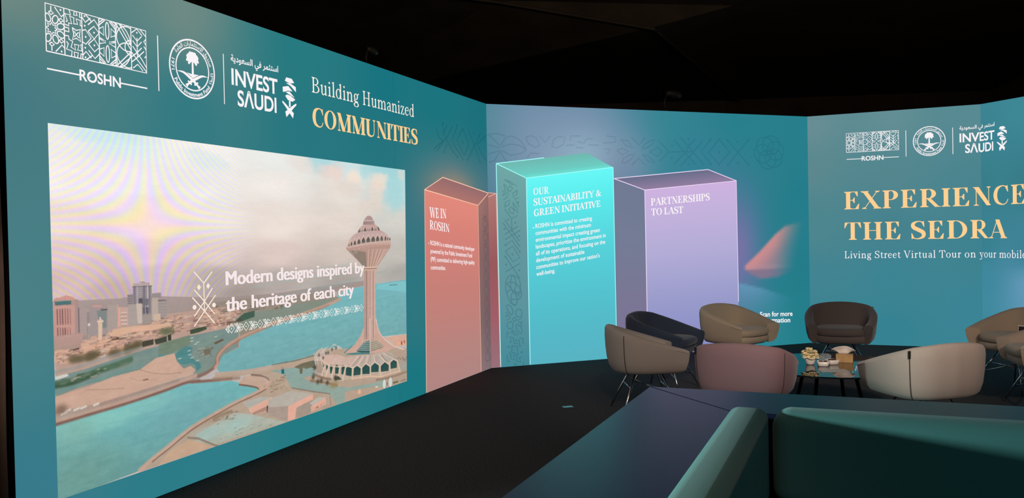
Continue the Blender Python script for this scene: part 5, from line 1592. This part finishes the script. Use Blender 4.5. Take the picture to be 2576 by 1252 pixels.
pot = thing('flower_pot', 'small white pot of cream roses on the glass table', 'flowers', (2.38, 6.66, TZ), 0)
pot.scale = (.84, .84, .84)
bm = bmesh.new()
rr = [(.030, 0), (.040, .012), (.050, .05), (.053, .066), (.048, .066), (.045, .05), (.03, .02)]
rg = []
for r_, z in rr:
    rg.append([bm.verts.new((r_ * math.cos(2 * PI * k / 24), r_ * math.sin(2 * PI * k / 24), z)) for k in range(24)])
for a, b in zip(rg[:-1], rg[1:]):
    for k in range(24):
        bm.faces.new((a[k], a[(k + 1) % 24], b[(k + 1) % 24], b[k]))
bm.faces.new(rg[0][::-1])
bm.faces.new(rg[-1])
bm_obj('pot', bm, M_CER, pot, True)


def rose_bm(bm, c, r, seed):
    R_ = random.Random(seed)
    c = Vector(c)
    up = Vector((c.x * 4, c.y * 4, .35)).normalized()
    rot = up.to_track_quat('Z', 'Y').to_matrix()
    for layer, (n, rad, hgt, tilt) in enumerate(((3, .25, .9, .05), (5, .55, .85, .25), (6, .85, .6, .55), (6, 1.0, .25, .9))):
        for k in range(n):
            a0 = 2 * PI * k / n + layer * .5 + R_.uniform(-.1, .1)
            w = 2 * PI / n * 1.35
            g = []
            for i in range(5):
                a = a0 + w * (i / 4 - .5)
                row = []
                for j in range(4):
                    t = j / 3
                    rr_ = rad * (.35 + .65 * t) * (1 + tilt * .25 * t * t) * (1 - .12 * abs(i - 2) / 2 * t)
                    z = hgt * t * (1 - .25 * (abs(i - 2) / 2) ** 2) - .2 - (.25 * t ** 3 if tilt > .4 else 0)
                    row.append(bm.verts.new(c + rot @ (Vector((rr_ * math.cos(a), rr_ * math.sin(a), z)) * r)))
                g.append(row)
            for i in range(4):
                for j in range(3):
                    bm.faces.new((g[i][j], g[i + 1][j], g[i + 1][j + 1], g[i][j + 1]))


for k, (x, y, z, r_) in enumerate(((-.045, -.025, .095, .036), (.04, -.035, .09, .036), (0, -.01, .135, .038), (.055, .02, .11, .034), (-.05, .03, .11, .035), (.005, .045, .105, .034), (-.005, -.05, .085, .032), (-.02, .01, .142, .03))):
    bm = bmesh.new()
    rose_bm(bm, (x, y, z), r_, k)
    o = bm_obj('rose', bm, M_ROSE, pot, True)
bm = bmesh.new()
for k in range(7):
    a = k * .9 + .3
    q = [Vector((0, 0, .05)), Vector((.05 * math.cos(a), .05 * math.sin(a), .09)), Vector((.075 * math.cos(a), .075 * math.sin(a), .10))]
    s = Vector((-math.sin(a), math.cos(a), 0)) * .016
    v = [bm.verts.new(p) for p in (q[0], q[1] + s, q[2], q[1] - s)]
    bm.faces.new(v)
bm_obj('leaves', bm, M_LEAF, pot)

M_CHOC = mat_pbr('chocolate_brown', (84, 50, 36), .5, noise=.2, nscale=60)


def bowl(loc, rz, label):
    b = thing('snack_bowl', label, 'bowl', loc, rz, 'white snack bowls on the glass table')
    b.scale = (.84, .84, .84)
    bm = bmesh.new()
    prof = [(.040, 0), (.046, .004), (.056, .045), (.052, .045), (.043, .010), (.03, .008)]
    rg = []
    for h, z in prof:
        q = []
        for k in range(24):
            a = 2 * PI * k / 24
            c_, s_ = math.cos(a), math.sin(a)
            q.append(bm.verts.new((h * math.copysign(abs(c_) ** .45, c_), h * math.copysign(abs(s_) ** .45, s_), z)))
        rg.append(q)
    for a, b_ in zip(rg[:-1], rg[1:]):
        for k in range(24):
            bm.faces.new((a[k], a[(k + 1) % 24], b_[(k + 1) % 24], b_[k]))
    bm.faces.new(rg[0][::-1])
    bm.faces.new(rg[-1])
    bm_obj('bowl_body', bm, M_CER, b, True)
    return b


def chocs(loc, rz, label, grp, seed):
    R_ = random.Random(seed)
    me = None
    for k, (x, y, z) in enumerate(((-.022, -.022, .012), (.022, -.022, .012), (-.022, .022, .012), (.022, .022, .012), (-.02, 0, .032), (.02, .004, .032))):
        if me is None:
            bm = bmesh.new()
            box_bm(bm, (-.017, -.017, 0), (.017, .017, .018), .005, 3)
            o = bm_obj('chocolate', bm, M_CHOC, None, True)
            me = o.data
        else:
            o = bpy.data.objects.new('chocolate', me)
            C.objects.link(o)
        o.location = Vector(loc) + Matrix.Rotation(rz, 3, 'Z') @ (Vector((x, y, z)) * .84)
        o.scale = (.84, .84, .84)
        o.rotation_euler = (0, 0, rz + R_.uniform(-.3, .3))
        tag(o, label, 'chocolate', grp)


bowl((2.452, 6.575, TZ), LA + .1, 'white square snack bowl nearest the viewer on the glass table')
chocs((2.452, 6.575, TZ), LA + .1, 'brown chocolate in the snack bowl nearest the viewer', 'chocolates in the near bowl', 1)
bowl((2.556, 6.655, TZ), LA + .5, 'white square snack bowl between its twin and the tissue box')
chocs((2.556, 6.655, TZ), LA + .5, 'brown chocolate in the snack bowl beside the tissue box', 'chocolates in the far bowl', 2)
# crumpled clear wrap
M_WRAP = mat_pbr('clear_film', (235, 235, 235), .12, trans=.85, spec=.8)
bm = bmesh.new()
bmesh.ops.create_icosphere(bm, subdivisions=3, radius=.055)
for v in bm.verts:
    k = 1 + .22 * math.sin(v.co.x * 120 + v.co.z * 90) * math.cos(v.co.y * 110)
    v.co = Vector((v.co.x * k * 1.25, v.co.y * k * .7, max(v.co.z, -.045) * k * .75 + .033))
o = bm_obj('plastic_wrap', bm, M_WRAP)
zmin = min(v.co.z for v in o.data.vertices)
o.scale = (.78, .78, .78)
o.location = (2.545, 6.80, TZ - zmin * .78)
tag(o, 'crumpled clear plastic wrap behind the snack bowls on the glass table', 'wrapping')

tb = thing('tissue_box', 'kraft brown tissue box with white tissue pulled out, on the glass table', 'tissue box', (2.695, 6.755, TZ), LA - .02)
tb.scale = (.76, .76, .76)
M_KRAFT = mat_pbr('kraft_card', (186, 146, 96), .7, noise=.08, nscale=20)
bm = bmesh.new()
box_bm(bm, (-.085, -.06, 0), (.085, .06, .085), .003)
bm_obj('box', bm, M_KRAFT, tb)
bm = bmesh.new()
rows = []
for i in range(9):
    u = i / 8 - .5
    row = []
    for j in range(7):
        v_ = j / 6
        row.append(bm.verts.new((u * (.09 + .16 * v_) - .01, -.012 * v_ + .016 * math.sin(u * 11) * v_ - .02 * v_ * v_, .086 + .088 * v_ ** .75 - .045 * (2 * abs(u)) ** 2.2 * v_)))
    rows.append(row)
for i in range(8):
    for j in range(6):
        bm.faces.new((rows[i][j], rows[i + 1][j], rows[i + 1][j + 1], rows[i][j + 1]))
o = bm_obj('tissue', bm, mat_pbr('white_tissue', (238, 226, 216), .9), tb, True)
md = o.modifiers.new('ply', 'SOLIDIFY')
md.thickness = .001
# leaflet lying on the glass
bm = bmesh.new()
box_bm(bm, (-.105, -.06, 0), (.105, .06, .002))
lf = bm_obj('leaflet', bm, mat_pbr('leaflet_paper', (176, 164, 156), .35))
lf.location = (2.44, 6.34, TZ + .0005)
lf.rotation_euler = (0, 0, LA + .35)
tag(lf, 'pale leaflet lying flat at the front of the glass table', 'leaflet')

# paper card on the carpet
bm = bmesh.new()
box_bm(bm, (-.045, -.03, 0), (.045, .03, .002))
cd = bm_obj('paper_card', bm, mat_pbr('teal_card', (120, 196, 206), .5))
cd.location = (.459, 7.22, .0005)
cd.rotation_euler = (0, 0, .3)
tag(cd, 'small pale blue paper card lying on the dark carpet', 'card')

# ---------------------------------------------------------------- lamps clamped on top of the LED walls
M_LAMP = mat_pbr('lamp_grey_metal', (46, 38, 30), .5, .2)


def arm_lamp(base, face, label, k=1.0):
    a = math.atan2(face[1], face[0])
    r = thing('arm_lamp', label, 'lamp', base, a)
    bm = bmesh.new()
    tube_bm(bm, [(0, 0, 0), (-.01, 0, .10), (.03, 0, .20)], .012, 10)
    bm_obj('arm', bm, M_LAMP, r, True)
    bm = bmesh.new()
    box_bm(bm, (-.03, -.03, -.02), (.03, .03, .004), .004)
    bm_obj('clamp', bm, M_LAMP, r)
    bm = bmesh.new()
    tube_bm(bm, [(.01, 0, .205), (.05, 0, .212), (.16, 0, .195), (.21, 0, .175)], [.03, .042, .05, .03], 14)
    bm_obj('lamp_head', bm, M_LAMP, r, True)
    r.scale = (k, k, k)
    return r


def on_top(spec, u, back=.05):
    P, a, L = spec
    return P + Vector((math.cos(a), math.sin(a), 0)) * u + Vector((-math.sin(a), math.cos(a), 0)) * back + Vector((0, 0, WH + .016))


arm_lamp(on_top(LED_B, 2.36), (1.0, .2), 'unlit arm lamp clamped on top of the middle LED wall')
arm_lamp(on_top(LED_L, 3.38), (.6, .8), 'unlit arm lamp clamped on top of the left LED wall', .6)
